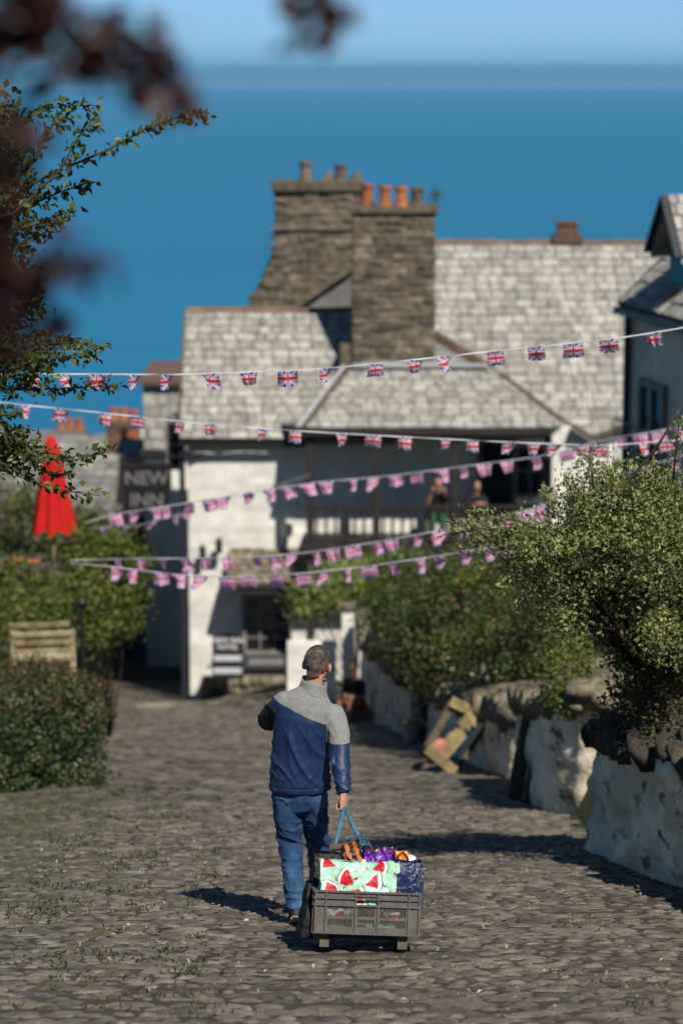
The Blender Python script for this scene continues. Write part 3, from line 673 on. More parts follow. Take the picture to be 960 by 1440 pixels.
    mb = MB(); c = at(405, 750, 53.7); mb.lathe([(.10, 0), (.13, .2), (.12, .26)], (c.x, 53.72, c.z - .05), 10); mb.build('meter_box', M['white'], t)
    return t
INN = add_inn()
# ------------------------------------------------------------------ tall house behind with the big lichened roof
def add_rear():
    t = empty('stone_house', (4.5, 59, -13.6), 'tall house behind the inn with broad pale lichen roof and tapering stone stack', 'building')
    Ye = 56.6; Yr = 61.4; ze = at(700, 612, Ye).z; zr = at(700, 342, Yr).z; xl = at(560, 400, 60).x; xr = 9.0
    A = Vector((xl, Ye, ze)); B = Vector((xr, Ye, ze)); Cc = Vector((xr, Yr, zr)); D = Vector((xl, Yr, zr))
    mb = MB(); mb.bb(xl + .1, xr - .1, Ye + .35, 66, -14, ze - .05); mb.build('wall', M['whitewash'], t)
    mb = MB(); mb.prism([A, B, Cc, D], (0, .1, -.13)); roof = mb.build('roof', M['deck'], t)
    def vis(p):
        py = 720 - FPX * ((p.z - CAMH) * math.cos(TH) + p.y * math.sin(TH)) / (p.y * math.cos(TH) - (p.z - CAMH) * math.sin(TH)); px = 480 + FPX * p.x / (p.y * math.cos(TH) - (p.z - CAMH) * math.sin(TH))
        hip = 480 + (px - 620) * .69
        return 605 < px < 895 and py < hip + 6
    n = slates(roof, [A, B, Cc, D], .37, .275, M['slate'], M['slate_s'], visible=vis, seed=11); print('rear slates', n)
    ridge_tiles(roof, D, Cc, M['ridge'])
    mb = MB(); mb.prism([D, Cc, Vector((xr, 66.2, ze)), Vector((xl, 66.2, ze))], (0, -.1, -.13)); mb.build('rear_slope', M['roofgrey'], t)
    for x in (xl + .15, xr - .35):
        mb = MB(); mb.prism([Vector((x, Ye + .4, ze - .06)), Vector((x, 65.9, ze - .06)), Vector((x, Yr, zr - .16))], (.2, 0, 0)); mb.build('gable', M['whitewash'], t)
    c = at(797, 336, Yr); mb = MB(); mb.bb(c.x - .38, c.x + .38, Yr - .2, Yr + .3, c.z - .1, c.z + .10); mb.bb(c.x - .25, c.x + .25, Yr - .15, Yr + .25, c.z + .10, c.z + .44); mb.bb(c.x - .29, c.x + .29, Yr - .19, Yr + .29, c.z + .36, c.z + .40); mb.build('ridge_vent', M['brick'], roof)
    # the big tapering stack
    Yb = 59.4; f = lambda px, py: at(px, py, Yb)
    pts = [f(350, 440), f(392, 345), f(388, 268), f(512, 268), f(512, 440)]
    mb = MB(); mb.prism([p + Vector((0, .06, 0)) for p in pts], (0, 1.6, 0)); st = mb.build('stack', M['mortar'], t)
    x0 = f(350, 440).x; z0 = f(350, 440).z; x1 = f(512, 440).x; z1 = f(400, 268).z; zk = f(390, 345).z; xk = f(389, 345).x
    def ins(u, v):
        z = z0 + v; xx = x0 + u; e = xk if z > zk else x0 + (xk - x0) * (z - z0) / (zk - z0); return xx > e + .03
    rubble(st, (x0, Yb + .05, z0), (1, 0, 0), (0, 0, 1), x1 - x0, z1 - z0, M['stone'], .28, .14, .08, inside=ins, seed=21)
    a = f(350, 440); b = f(391, 345); rubble(st, (a.x, Yb + 1.66, a.z), (0, -1, 0), (b - a), 1.6, (b - a).length, M['stone'], .32, .16, .08, seed=22)
    rubble(st, (xk, Yb + 1.66, zk), (0, -1, 0), (0, 0, 1), 1.6, z1 - zk, M['stone'], .32, .16, .08, seed=23)
    mb = MB(); mb.bb(xk - .12, x1, Yb - .08, Yb + 1.75, z1, z1 + .20); mb.build('capping', M['stone'], st)
    zz = f(0, 320).z; mb = MB(); mb.bb(xk - .10, x1, Yb - .06, Yb + .1, zz - .05, zz + .05); mb.build('string_course', M['stone'], st)
    for px, h in ((430, .46), (479, .38)): pot(st, (at(px, 250, Yb + .6).x, Yb + .6, z1 + .18), .15, h + .05, M['oldpot'])
    for px in (461, 500):
        c = at(px, 255, Yb + .8); mb = MB(); mb.prism([Vector((c.x - .2, Yb + .6, z1 + .18)), Vector((c.x + .22, Yb + .6, z1 + .18)), Vector((c.x + .05, Yb + .6, z1 + .48))], (0, .4, 0)); mb.build('cowl', M['stone'], st)
    # small slate gable in front of the stack
    Yg = 58.2; g = [at(405, 440, Yg), at(492, 440, Yg), at(494, 378, Yg)]
    mb = MB(); mb.prism(g, (0, 1.0, 0)); gb = mb.build('small_gable', M['roofgrey'], t)
    mb = MB(); mb.bar(at(402, 440, Yg - .05), at(495, 376, Yg - .05), .25, .10); mb.build('verge', M['coping'], gb)
    # weeds on the chimney
    return t
REAR = add_rear()
# ------------------------------------------------------------------ white end walls beside the verandah
def add_end_walls():
    t = empty('white_cottage', (6.2, 52.5, -11.7), 'small white cottage with sloping dark verges right of the verandah', 'building')
    Y = 51.5; P = [at(776, 760, Y), at(776, 616, Y), at(790, 604, Y), at(806, 602, Y), at(838, 622, Y), at(838, 760, Y)]
    P[0].z = P[-1].z = -12.2; mb = MB(); mb.prism(P, (0, .35, 0)); mb.build('gable_wall', M['whitewash'], t)
    Y = 52.6; P = [at(836, 700, Y), at(836, 616, Y), at(884, 598, Y), at(930, 598, Y), at(930, 700, Y)]; P[0].z = P[-1].z = -12.2
    mb = MB(); mb.prism(P, (0, .35, 0)); mb.build('side_wall', M['whitewash'], t)
    for a, b in ((at(834, 616, Y - .1), at(888, 596, Y - .1)), (at(804, 599, 51.3), at(842, 622, 51.3))):
        mb = MB(); mb.bar(a, b, .22, .09); mb.build('verge', M['darkwood'], t)
add_end_walls()
# ------------------------------------------------------------------ grey house at the right edge
def add_right_house():
    p0 = Vector((4.80, 40.2, 0)); p1 = Vector((7.5, 27.6, 0)); d = (p1 - p0).normalized(); n = Vector((d.y, -d.x, 0))     # n points to the street
    if n.x > 0: n = -n
    ze = at(885, 425, 40.2).z
    t = empty('grey_house', (5.6, 38, -8.9), 'grey rendered house with gabled dormer at the right edge', 'building')
    wall = MB(); q = [p0.copy(), p1.copy(), p1 - n * 6, p0 - n * 6]
    for v in q: v.z = -9.8
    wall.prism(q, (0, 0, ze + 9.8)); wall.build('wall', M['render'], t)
    O = p0 + n * .16 - d * .02; O.z = ze - .02; E1 = p1 + n * .16; E1.z = O.z; up = (-n * 1 + Vector((0, 0, .95))).normalized()
    Rr = [O, E1, E1 + up * 3.1, O + up * 3.1]
    mb = MB(); mb.prism(Rr, (0, 0, -.12)); rf = mb.build('roof', M['deck'], t)
    slates(rf, Rr, .36, .28, M['slate'], M['slate_s'], visible=lambda p: p.y > 36, seed=31, cap=60)
    # back gable verge: far end triangle
    mb = MB(); mb.bar(O + n * .06 + Vector((0, 0, -.1)), E1 + n * .06 + Vector((0, 0, -.1)), .12, .12); mb.bar(O + Vector((0, 0, -.06)), O + up * 3.1 + Vector((0, 0, -.06)), .06, .22); mb.build('gutter', M['darkgutter'], t)
    mb = MB(); a = p0 + n * .08 + d * .12; mb.tube([(a.x, a.y, ze - .1), (a.x, a.y, -9.2)], .06, 8); mb.build('downpipe', M['darkgutter'], t)
    # dormer whose gable looks over the street
    c = at(957, 345, 38.6); bx = c; g0 = Vector((bx.x, bx.y, 0))
    hw = .52; zb = at(950, 415, 38.6).z - .3; zs = at(930, 338, 38.6).z; zp = at(950, 276, 38.6).z
    A = g0 - d * hw; B = g0 + d * hw
    mb = MB(); mb.prism([Vector((A.x, A.y, zb)), Vector((B.x, B.y, zb)), Vector((B.x, B.y, zs)), Vector((g0.x, g0.y, zp - .12)), Vector((A.x, A.y, zs))], -n * 2.6); dm = mb.build('dormer', M['greypaint'], t)
    for s, e in ((A - d * .22, -1), (B + d * .22, 1)):
        k = [Vector((s.x, s.y, zs - .22)) + n * .25, Vector((g0.x, g0.y, zp)) + n * .25]
        Q = [k[0], k[0] - n * 3.2, k[1] - n * 3.2, k[1]]
        if e > 0: Q = Q[::-1]; Q = [Q[3], Q[2], Q[1], Q[0]]
        mb = MB(); mb.prism(Q, (0, 0, -.09)); ds = mb.build('dormer_roof', M['slate'], dm)
        if e > 0: slates(ds, [k[0] - n * 3.2, k[0], k[1], k[1] - n * 3.2], .33, .25, M['slate'], M['slate_s'], seed=33, cap=40)
        mb = MB(); mb.bar(k[0] + n * .02, k[1] + n * .02, .05, .2, up=n); mb.build('bargeboard', M['darkgutter'], dm)
    mb = MB(); m_ = g0 + n * .01; mb.prism([Vector((m_.x, m_.y, zb + .5)) - d * .35, Vector((m_.x, m_.y, zb + .5)) + d * .35, Vector((m_.x, m_.y, zs - .05)) + d * .35, Vector((m_.x, m_.y, zs - .05)) - d * .35], n * .03); mb.build('dormer_pane', M['glass'], dm)
    # street window with little railing
    wc = p0 + d * 1.3; z0 = at(930, 615, 38.8).z - .4; z1 = at(930, 548, 38.8).z
    def quad(a, b, z_0, z_1, off, th): return [Vector((wc.x, wc.y, z_0)) + d * a + n * off, Vector((wc.x, wc.y, z_0)) + d * b + n * off, Vector((wc.x, wc.y, z_1)) + d * b + n * off, Vector((wc.x, wc.y, z_1)) + d * a + n * off]
    mb = MB(); mb.prism(quad(-.5, .5, z0, z1, .005, 0), n * .02); wn = mb.build('window', M['glass'], t)
    mb = MB()
    for a, b, c0, c1 in ((-.62, -.5, z0 - .1, z1 + .12), (.5, .62, z0 - .1, z1 + .12), (-.5, .5, z1, z1 + .12), (-.5, .5, z0 - .1, z0), (-.03, .03, z0, z1)): mb.prism(quad(a, b, c0, c1, .004, 0), n * .08)
    mb.build('frame', M['greypaint'], wn)
    rl = MB(); zz = z0 + .55
    rl.bar(Vector((wc.x, wc.y, zz)) + d * -1.1 + n * .3, Vector((wc.x, wc.y, zz)) + d * .9 + n * .3, .03, .03)
    for i in range(11): q_ = Vector((wc.x, wc.y, 0)) + d * (-1.1 + .2 * i) + n * .3; rl.bar((q_.x, q_.y, z0 - .2), (q_.x, q_.y, zz), .02, .02)
    rl.bar(Vector((wc.x, wc.y, z0 - .2)) + d * -1.1 + n * .15, Vector((wc.x, wc.y, z0 - .2)) + d * .9 + n * .15, .34, .05)
    rl.build('window_railing', M['greypaint'], t)
add_right_house()
# ------------------------------------------------------------------ houses and signs down the alley
def add_far_houses():
    # slate hung house beyond the inn
    t = empty('slate_hung_house', (-5.0, 63, -15), 'narrow pale slate-hung house wall just left of the inn', 'building')
    Y = 62.0; a = at(203, 632, Y); b = at(262, 540, Y); mb = MB(); mb.bb(a.x, b.x + .8, Y, Y + 4, -16, b.z); w_ = mb.build('wall', M['whitewash'], t)
    slates(w_, [Vector((a.x, Y - .02, a.z)), Vector((b.x + .5, Y - .02, a.z)), Vector((b.x + .5, Y - .02, b.z)), Vector((a.x, Y - .02, b.z))], .36, .30, M['slate'], M['slate_s'], seed=41)
    mb = MB(); mb.bb(a.x - .1, b.x + .8, Y - .25, Y + 4.2, b.z, b.z + .12); mb.build('roof_edge', M['ridge'], t)
    mb = MB(); mb.bb(a.x - .1, b.x + .8, Y - .18, Y - .03, a.z - .12, a.z + .02); mb.build('drip_board', M['timber'], t)
    # dark timbered alley house
    t = empty('timbered_house', (-5.2, 64, -15), 'dark timber-fronted house closing the shaded alley', 'building')
    Y = 63.2; a = at(168, 640, Y); mb = MB(); mb.bb(at(150, 0, Y).x, at(262, 0, Y).x, Y, Y + 3, -16.5, at(0, 640, Y).z); mb.build('wall', M['timber'], t)
    for px in (172, 215, 258): x = at(px, 0, Y).x; mb = MB(); mb.bb(x - .09, x + .09, Y - .1, Y - .003, -16, at(0, 640, Y).z); mb.build('timber_post', M['timber'], t)
    for py in (645, 735, 830): z = at(0, py, Y).z; mb = MB(); mb.bb(at(150, 0, Y).x, at(262, 0, Y).x, Y - .13, Y - .105, z - .1, z + .1); mb.build('timber_rail', M['timber'], t)
    x = at(193, 0, Y).x; mb = MB(); mb.bb(x - .33, x + .33, Y - .06, Y - .002, at(0, 950, Y).z, at(0, 850, Y).z); d = mb.build('door', mat('blue_door', (.05, .10, .20), (.04, .07, .14), 4, rough=.6), t)
    mb = MB(); mb.box((x + .22, Y - .09, at(0, 905, Y).z), (.04, .06, .14)); mb.build('handle', M['black'], d)
    # side house of the alley, left, in front of it
    t = empty('alley_cottage', (-7.2, 58, -13), 'low stone cottage at the left of the alley behind the shrubs', 'building')
    mb = MB(); mb.bb(-10, -5.7, 57, 62, -15, -8.9); mb.build('wall', M['mortar'], t)
    Q = [Vector((-10.2, 56.8, -8.95)), Vector((-5.5, 56.8, -8.95)), Vector((-5.5, 59.5, -7.2)), Vector((-10.2, 59.5, -7.2))]
    mb = MB(); mb.prism(Q, (0, .1, -.12)); rf = mb.build('roof', M['deck'], t); slates(rf, Q, .4, .3, M['roofgrey'], M['roofgrey'], seed=43)
    # grey gabled house lower down
    t = empty('gabled_house', (-8.2, 78, -19), 'grey roofed gabled house below the alley with white verge boards', 'building')
    Y = 76; k = at(165, 615, Y); l = at(95, 720, Y); r = at(205, 695, Y)
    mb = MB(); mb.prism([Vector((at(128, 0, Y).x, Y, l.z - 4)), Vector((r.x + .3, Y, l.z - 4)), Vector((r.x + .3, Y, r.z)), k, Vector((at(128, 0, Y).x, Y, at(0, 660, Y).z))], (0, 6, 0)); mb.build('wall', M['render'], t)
    Q = [Vector((at(60, 0, 75.8).x, 75.8, at(0, 730, 75.8).z)), at(205, 730, 75.8), at(150, 612, 79.5), Vector((at(60, 0, 79.5).x, 79.5, at(0, 612, 79.5).z))]
    mb = MB(); mb.prism(Q, (0, .1, -.15)); rf = mb.build('roof', M['roofgrey'], t); slates(rf, Q, .45, .32, M['roofgrey'], M['roofgrey'], seed=44)
    for a_, b_ in ((at(138, 640, 75.5), at(170, 690, 75.5)), (at(165, 612, 75.5), at(205, 690, 75.5))): mb = MB(); mb.bar(a_, b_, .12, .22, up=(0, -1, 0)); mb.build('verge_board', M['white'], t)
    # long low roof at the water's edge and chimney stacks
    t = empty('long_roofed_house', (-13, 92, -22), 'long low grey roof ridge in front of the sea at far left', 'building')
    Y = 90; a = at(-60, 655, Y); b = at(112, 607, Y + 4)
    Q = [Vector((a.x, Y, a.z)), Vector((b.x, Y, a.z)), b, Vector((a.x, b.y, b.z))]; mb = MB(); mb.prism(Q, (0, .1, -.15)); rf = mb.build('roof', M['roofgrey'], t); slates(rf, Q, .5, .36, M['roofgrey'], M['roofgrey'], seed=45)
    mb = MB(); mb.bb(a.x, b.x, Y + .3, Y + 7, a.z - 6, a.z - .1); mb.build('wall', M['render'], t)
    def stack(px0, px1, py0, py1, Y, label, pots, m=M['brick']):
        p = at(px0, py1, Y); q = at(px1, py0, Y); t = empty('chimney_stack', ((p.x + q.x) / 2, Y + .4, p.z - 3), label, 'chimney')
        mb = MB(); mb.bb(p.x, q.x, Y, Y + .9, p.z - 3, q.z); c = mb.build('shaft', M['mortar'], t); rubble(c, (p.x - .02, Y - .01, p.z), (1, 0, 0), (0, 0, 1), q.x - p.x + .04, q.z - p.z, m, .3, .14, .08, name='brick', seed=int(px0))
        mb = MB(); mb.bb(p.x - .08, q.x + .08, Y - .08, Y + .98, q.z, q.z + .14); mb.build('capping', M['stone'], t)
        for i in range(pots): pot(t, (p.x + (q.x - p.x) * (i + .5) / pots, Y + .45, q.z + .14), .13, .38, M['terracotta'])
    stack(152, 180, 600, 640, 74, 'broad brick chimney stack with pots above the grey gable', 2)
    stack(180, 194, 603, 630, 73, 'slim orange brick chimney stack beside the slate-hung wall', 1, M['terracotta'])
    stack(79, 116, 612, 655, 84, 'dark brick chimney stack behind the red parasol', 3)
add_far_houses()
def add_signs():
    Y = 53.0
    t = empty('hanging_sign', (at(213, 0, Y).x, Y, at(0, 722, Y).z), 'black hanging board with pale capital letters over the alley', 'sign')
    a = at(175, 722, Y); b = at(238, 655, Y); mb = MB(); mb.bb(a.x, b.x, Y, Y + .07, a.z, b.z); mb.build('board', M['black'], t)
    for z0, z1, x0, x1 in ((a.z - .04, a.z, a.x - .04, b.x + .04), (b.z, b.z + .05, a.x - .04, b.x + .04), (a.z, b.z, a.x - .04, a.x), (a.z, b.z, b.x, b.x + .04)):
        mb = MB(); mb.bb(x0, x1, Y - .02, Y + .09, z0, z1); mb.build('frame', M['timber'], t)
    mb = MB(); mb.bar((a.x - .1, Y + .03, b.z + .12), (at(264, 0, Y).x + .2, Y + .9, b.z + .12), .05, .05); mb.build('bracket', M['black'], t)
    cx = (a.x + b.x) / 2; h = b.z - a.z; pl = mat('sign_letters', (.17, .165, .17), rough=.6)  # letter colour darkened to carry the shade on the board
    text_part('NEW', t, pl, (cx, Y - .008, a.z + h * .73), .42); text_part('INN', t, pl, (cx, Y - .008, a.z + h * .27), .42)
    Y = 52.6
    t = empty('notice_board', (at(320, 0, Y).x, Y, at(0, 957, Y).z), 'tall black menu board with rows of white lettering by the porch', 'sign')
    a = at(299, 955, Y); b = at(342, 892, Y); mb = MB(); mb.prism([Vector((a.x, Y, a.z)), Vector((b.x, Y, a.z)), Vector((b.x, Y, b.z - .06)), Vector(((a.x + b.x) / 2, Y, b.z + .04)), Vector((a.x, Y, b.z - .06))], (0, .05, 0)); mb.build('board', M['black'], t)
    for x in (a.x + .06, b.x - .06): mb = MB(); mb.bar((x, Y + .03, b.z - .2), (x, Y + .5, street_z(x, Y + .4)), .04, .03); mb.build('leg', M['black'], t)
    cx = (a.x + b.x) / 2; h = b.z - a.z; W_ = mat('chalk_white', (.75, .73, .76), rough=.7)
    text_part('NEW INN', t, W_, (cx, Y - .006, a.z + h * .86), .165); text_part('HOTEL', t, W_, (cx, Y - .006, a.z + h * .71), .15)
    r = random.Random(3); pb = mat('pale_band', (.34, .37, .42), rough=.7)
    for fz in (.47, .19):
        mb = MB(); mb.bb(a.x + .03, b.x - .03, Y - .012, Y - .003, a.z + h * (fz - .075), a.z + h * (fz + .075)); mb.build('panel', pb, t)
        mb = MB(); x = a.x + .06
        while x < b.x - .08: w_ = r.uniform(.025, .05); mb.bb(x, x + w_, Y - .018, Y - .013, a.z + h * (fz - .045), a.z + h * (fz + .045)); x += w_ + r.uniform(.012, .03)
        o = mb.build('lettering', W_, t); o['kind'] = 'stuff'
    Y = 53.4
    t = empty('window_board', (at(375, 0, Y).x, Y, at(0, 946, Y).z), 'low grey name board with faint pale lettering beneath the inn window', 'sign')
    a = at(343, 940, Y); b = at(406, 921, Y); mb = MB(); mb.bb(a.x, b.x, Y, Y + .05, a.z, b.z); mb.build('board', mat('slate_board', (.06, .065, .075), rough=.6), t)
    mb = MB(); x = a.x + .12
    while x < b.x - .2: w_ = r.uniform(.03, .07); mb.bb(x, x + w_, Y - .006, Y - .002, a.z + .09, b.z - .09); x += w_ + r.uniform(.015, .03)
    o = mb.build('lettering', mat('faded_letters', (.32, .30, .29), rough=.7), t); o['kind'] = 'stuff'
add_signs()
# ------------------------------------------------------------------ left garden
def add_left_garden():
    # low stone edge under the clipped bush, with the bush behind it
    z0 = street_z(-3.2, 26.0)
    c = lambda px, py, Y: tuple(at(px, py, Y))
    B = [(c(30, 1040, 27.2), (.85, .8, .62)), (c(95, 1030, 27.2), (.46, .7, .66)), (c(60, 1000, 27.5), (.72, .8, .46)), (c(-40, 1025, 27.5), (.8, .8, .7)), (c(110, 1080, 26.7), (.34, .5, .3)), (c(20, 1085, 26.7), (.7, .5, .28))]
    t = plant('clipped_bush', (at(60, 1100, 27).x, 27.0, street_z(-3.3, 27)), 'rounded dense dark green bush with rusty top beside the street', 'bush', B, 15000, .058, LEAF['box'], 51, spread=.07, shell=.72, stem_r=.02)
    P, T = blob_points([(c(40, 968, 27.3), (.95, .75, .20)), (c(100, 975, 27.3), (.45, .6, .22)), (c(130, 1000, 27.2), (.25, .5, .25))], 1700, 52, .6, .05); P -= np.array(t.location)
    me = leaf_mesh('rusty_shoots', P, .05, T, .4, 53); me.materials.append(LEAF['redtop']); o = link('rusty_shoots', me, t); o['kind'] = 'stuff'
    # bench
    t = empty('garden_bench', tuple(at(65, 935, 31.5)), 'weathered slatted wooden bench behind the rounded bush', 'bench')
    for i, py in enumerate((880, 893, 905, 917)):
        a = at(13 + i * 4, py, 31.6); b = at(98 + i * 2, py - 3, 31.6); mb = MB(); mb.bar(a, b, 0.03, .062, up=(0, -.2, 1)); mb.build('back_slat', M['palewood'], t)
    for i in range(3):
        a = at(22, 921, 31.45 - .13 * i); b = at(104, 918, 31.45 - .13 * i); a.z = b.z = at(0, 921, 31.4).z; mb = MB(); mb.bar(a, b, .10, .03); mb.build('seat_slat', M['palewood'], t)
    for px in (20, 103):
        for Y in (31.1, 31.65): p = at(px, 921, Y); mb = MB(); mb.bb(p.x - .035, p.x + .035, Y - .035, Y + .035, p.z - .5, p.z + (.35 if Y > 31.3 else .0)); mb.build('leg', M['palewood'], t)
    # dark iron post by the path
    p = at(118, 945, 32.5); q = at(115, 852, 32.5)
    t = empty('lamp_post', tuple(p), 'slim dark iron garden post beside the bench', 'post')
    mb = MB(); mb.tube([p - Vector((0, 0, .4)), q], [.03, .022], 8); mb.build('shaft', M['black'], t); mb = MB(); mb.lathe([(.05, 0), (.07, .05), (.03, .12)], q, 8); mb.build('finial', M['black'], t)
    # red parasol, folded
    Y = 43.0; top = at(72, 612, Y); low = at(76, 742, Y); base = at(76, 800, Y)
    t = empty('red_parasol', (low.x, Y, base.z - .5), 'closed bright red parasol on a wooden pole', 'parasol')
    L = top.z - low.z; n = 40; prof = [(.02, 1.0), (.07, .97), (.145, .85), (.18, .76), (.165, .70), (.23, .45), (.31, .15), (.36, .0)]
    vs = []; fs = []
    for (r_, f) in prof:
        for k in range(n):
            a = 2 * math.pi * k / n; rr = r_ * (1 + .20 * math.cos(8 * a) * (1 - f * .6) + .05 * math.cos(3 * a + 1)); vs.append((low.x + (top.x - low.x) * f + rr * math.cos(a), Y + rr * math.sin(a), low.z + L * f - (.05 * (1 + math.cos(8 * a)) if f < .01 else 0)))
    for i in range(len(prof) - 1):
        for k in range(n): fs.append((i * n + k, i * n + (k + 1) % n, (i + 1) * n + (k + 1) % n, (i + 1) * n + k))
    mb = MB(); mb.add(vs, [f[::-1] for f in fs]); mb.build('canopy', mat('red_canvas', (.62, .012, .010), (.52, .010, .010), 5, rough=.8, trans=.15), t, True)
    mb = MB(); mb.tube([(low.x, Y, base.z - .6), (top.x, Y, top.z - .02)], .028, 8); mb.build('pole', M['sledgewood'], t)
    mb = MB(); mb.lathe([(.03, 0), (.035, .05), (.01, .10)], top - Vector((0, 0, .01)), 8); mb.build('finial', M['sledgewood'], t)
    mb = MB(); mb.lathe([(.24, 0), (.22, .06), (.05, .09), (.05, .2)], (low.x, Y, base.z - .6), 14); mb.build('base', M['mortar'], t)
    # table with orange food beside it
    c0 = at(35, 792, Y); t = empty('terrace_table', (c0.x, Y, c0.z - .72), 'dark terrace table under the red parasol', 'table')
    mb = MB(); mb.bb(c0.x - .6, c0.x + .45, Y - .4, Y + .4, c0.z - .04, c0.z); mb.build('table_top', M['darkwood'], t)
    for sx in (-.5, .36):
        for sy in (-.32, .32): mb = MB(); mb.bb(c0.x + sx - .03, c0.x + sx + .03, Y + sy - .03, Y + sy + .03, c0.z - .72, c0.z - .04); mb.build('leg', M['darkwood'], t)
    p = at(22, 782, Y); mb = MB(); mb.lathe([(.07, 0), (.13, .04), (.14, .08), (.09, .11)], (p.x, Y, c0.z), 14); tag(mb.build('fruit_bowl', mat('orange_glaze', (.40, .19, .05), rough=.5)), 'orange bowl standing on the terrace table', 'bowl')
    p = at(48, 785, Y); mb = MB(); mb.lathe([(.10, 0), (.13, .05), (.12, .08)], (p.x, Y - .1, c0.z), 14); tag(mb.build('salmon_dish', mat('salmon_glaze', (.5, .17, .08), rough=.5)), 'small salmon coloured dish near the parasol pole', 'dish')
    # shrubs and trees on the terraces
    sp = [
        ('shrub', (150, 790, 38), [((152, 778, 38), (.52, .6, .42)), ((175, 800, 38.3), (.42, .5, .5)), ((120, 830, 37.5), (.55, .5, .6)), ((165, 850, 37.6), (.45, .45, .45)), ((140, 880, 37.3), (.4, .4, .4))], 9000, .085, 'lime', 'yellow-green shrub spilling over the alley corner', 61),
        ('shrub', (40, 860, 37), [((10, 840, 36.5), (.8, .7, .6)), ((70, 850, 36.8), (.4, .5, .45)), ((30, 880, 35), (.8, .5, .45))], 7000, .075, 'lime', 'wispy green shrub behind the wooden bench', 62),
        ('hedge', (0, 740, 45), [((-10, 720, 45), (1.0, .8, .8)), ((40, 735, 46), (.5, .7, .6)), ((-40, 790, 45), (.9, .9, .9))], 7000, .09, 'hedge', 'dark green hedge behind the red parasol', 63),
        ('shrub', (110, 750, 47), [((105, 765, 47), (.6, .6, .5)), ((130, 740, 47.5), (.5, .6, .4))], 3600, .09, 'hedge', 'small dark shrub right of the parasol pole', 64),
        ('shrub', (10, 930, 29), [((0, 965, 29.3), (.8, .6, .3)), ((60, 965, 29.3), (.5, .5, .22))], 4500, .05, 'redtop', 'low rusty brown shrub below the bench', 65)]
    for nm, loc, bl, n_, lf, mk, lab, sd in sp:
        l = at(*loc); z = street_z(max(l.x, -6), l.y) + terr_off(l.x, l.y) - .1
        plant(nm, (l.x, l.y, z), lab, 'shrub' if nm == 'shrub' else 'hedge', [(c(*b[0]), b[1]) for b in bl], n_, lf, LEAF[mk], sd, spread=.12, shell=.5)
    # retaining wall of the terrace
    # pale slab lying in the street
    a = at(225, 1004, 50.3); mb = MB(); zz = street_z(a.x, 50.3)
    mb.prism([Vector((a.x - .42, 49.6, street_z(a.x, 49.6) + .06)), Vector((a.x + .25, 49.5, street_z(a.x, 49.5) + .06)), Vector((a.x + .32, 51.0, street_z(a.x, 51.0) + .06)), Vector((a.x - .3, 51.0, street_z(a.x, 51) + .06))], (0, 0, -.08))
    tag(mb.build('paving_slab', mat('pale_slab', (.36, .31, .25), (.28, .25, .2), 6, rough=.9)), 'pale flat slab set in the street before the inn', 'slab')
add_left_garden()
# ------------------------------------------------------------------ walls and gardens on the right
def path_wall(mb, pts, hts, th=.38, amp=.05, step=.09, sc=2.2, seed=0, sink=.25):
    """lumpy plastered wall along ground points pts [(x,y)], heights hts above the street"""
    P = [Vector((p[0], p[1], 0)) for p in pts]; L = [0]
    for i in range(1, len(P)): L.append(L[-1] + (P[i] - P[i - 1]).length)
    n = max(2, int(L[-1] / step)); cols = []
    for i in range(n + 1):
        s = L[-1] * i / n; x = np.interp(s, L, [p.x for p in P]); y = np.interp(s, L, [p.y for p in P]); h = np.interp(s, L, hts)
        j = min(len(P) - 2, max(0, int(np.searchsorted(L, s, 'right')) - 1)); d = (P[j + 1] - P[j]).normalized(); nr = Vector((-d.y, d.x, 0))
        if nr.x > 0: nr = -nr
        zb = street_z(x, y) - sink; zt = street_z(x, y) + h; ring = []
        nz = max(3, int((zt - zb) / step))
        for k in range(nz_fix + 1): ring.append((Vector((x, y, 0)), nr, zb + (zt - zb) * k / nz_fix, 0))
        for k in range(1, 4): ring.append((Vector((x, y, 0)) - nr * th * k / 4, Vector((0, 0, 1)), zt, 1))
        for k in (nz_fix, nz_fix // 2, 0): ring.append((Vector((x, y, 0)) - nr * th, -nr, zb + (zt - zb) * k / nz_fix, 2))
        col_ = []
        for q, nn, z, kind in ring:
            zz_ = z + SLOPE * q.y; a = amp * (mnoise.noise((q.x * sc, q.y * sc * .45, zz_ * sc * 1.4 + seed)) + .5 * mnoise.noise((q.x * sc * 3, q.y * sc * 1.4, zz_ * sc * 3.6 + seed)))
            batter = .05 * (1 - (z - zb) / (zt - zb)) if kind == 0 else 0
            col_.append(Vector((q.x, q.y, z)) + nn * (a + batter))
        cols.append(col_)
    m = len(cols[0]); vs = [v for c in cols for v in c]; fs = [(i * m + k, i * m + k + 1, (i + 1) * m + k + 1, (i + 1) * m + k) for i in range(n) for k in range(m - 1)]
    fs += [tuple(range(m)), tuple(n * m + k for k in range(m - 1, -1, -1))]
    mb.add(vs, fs)
nz_fix = 26
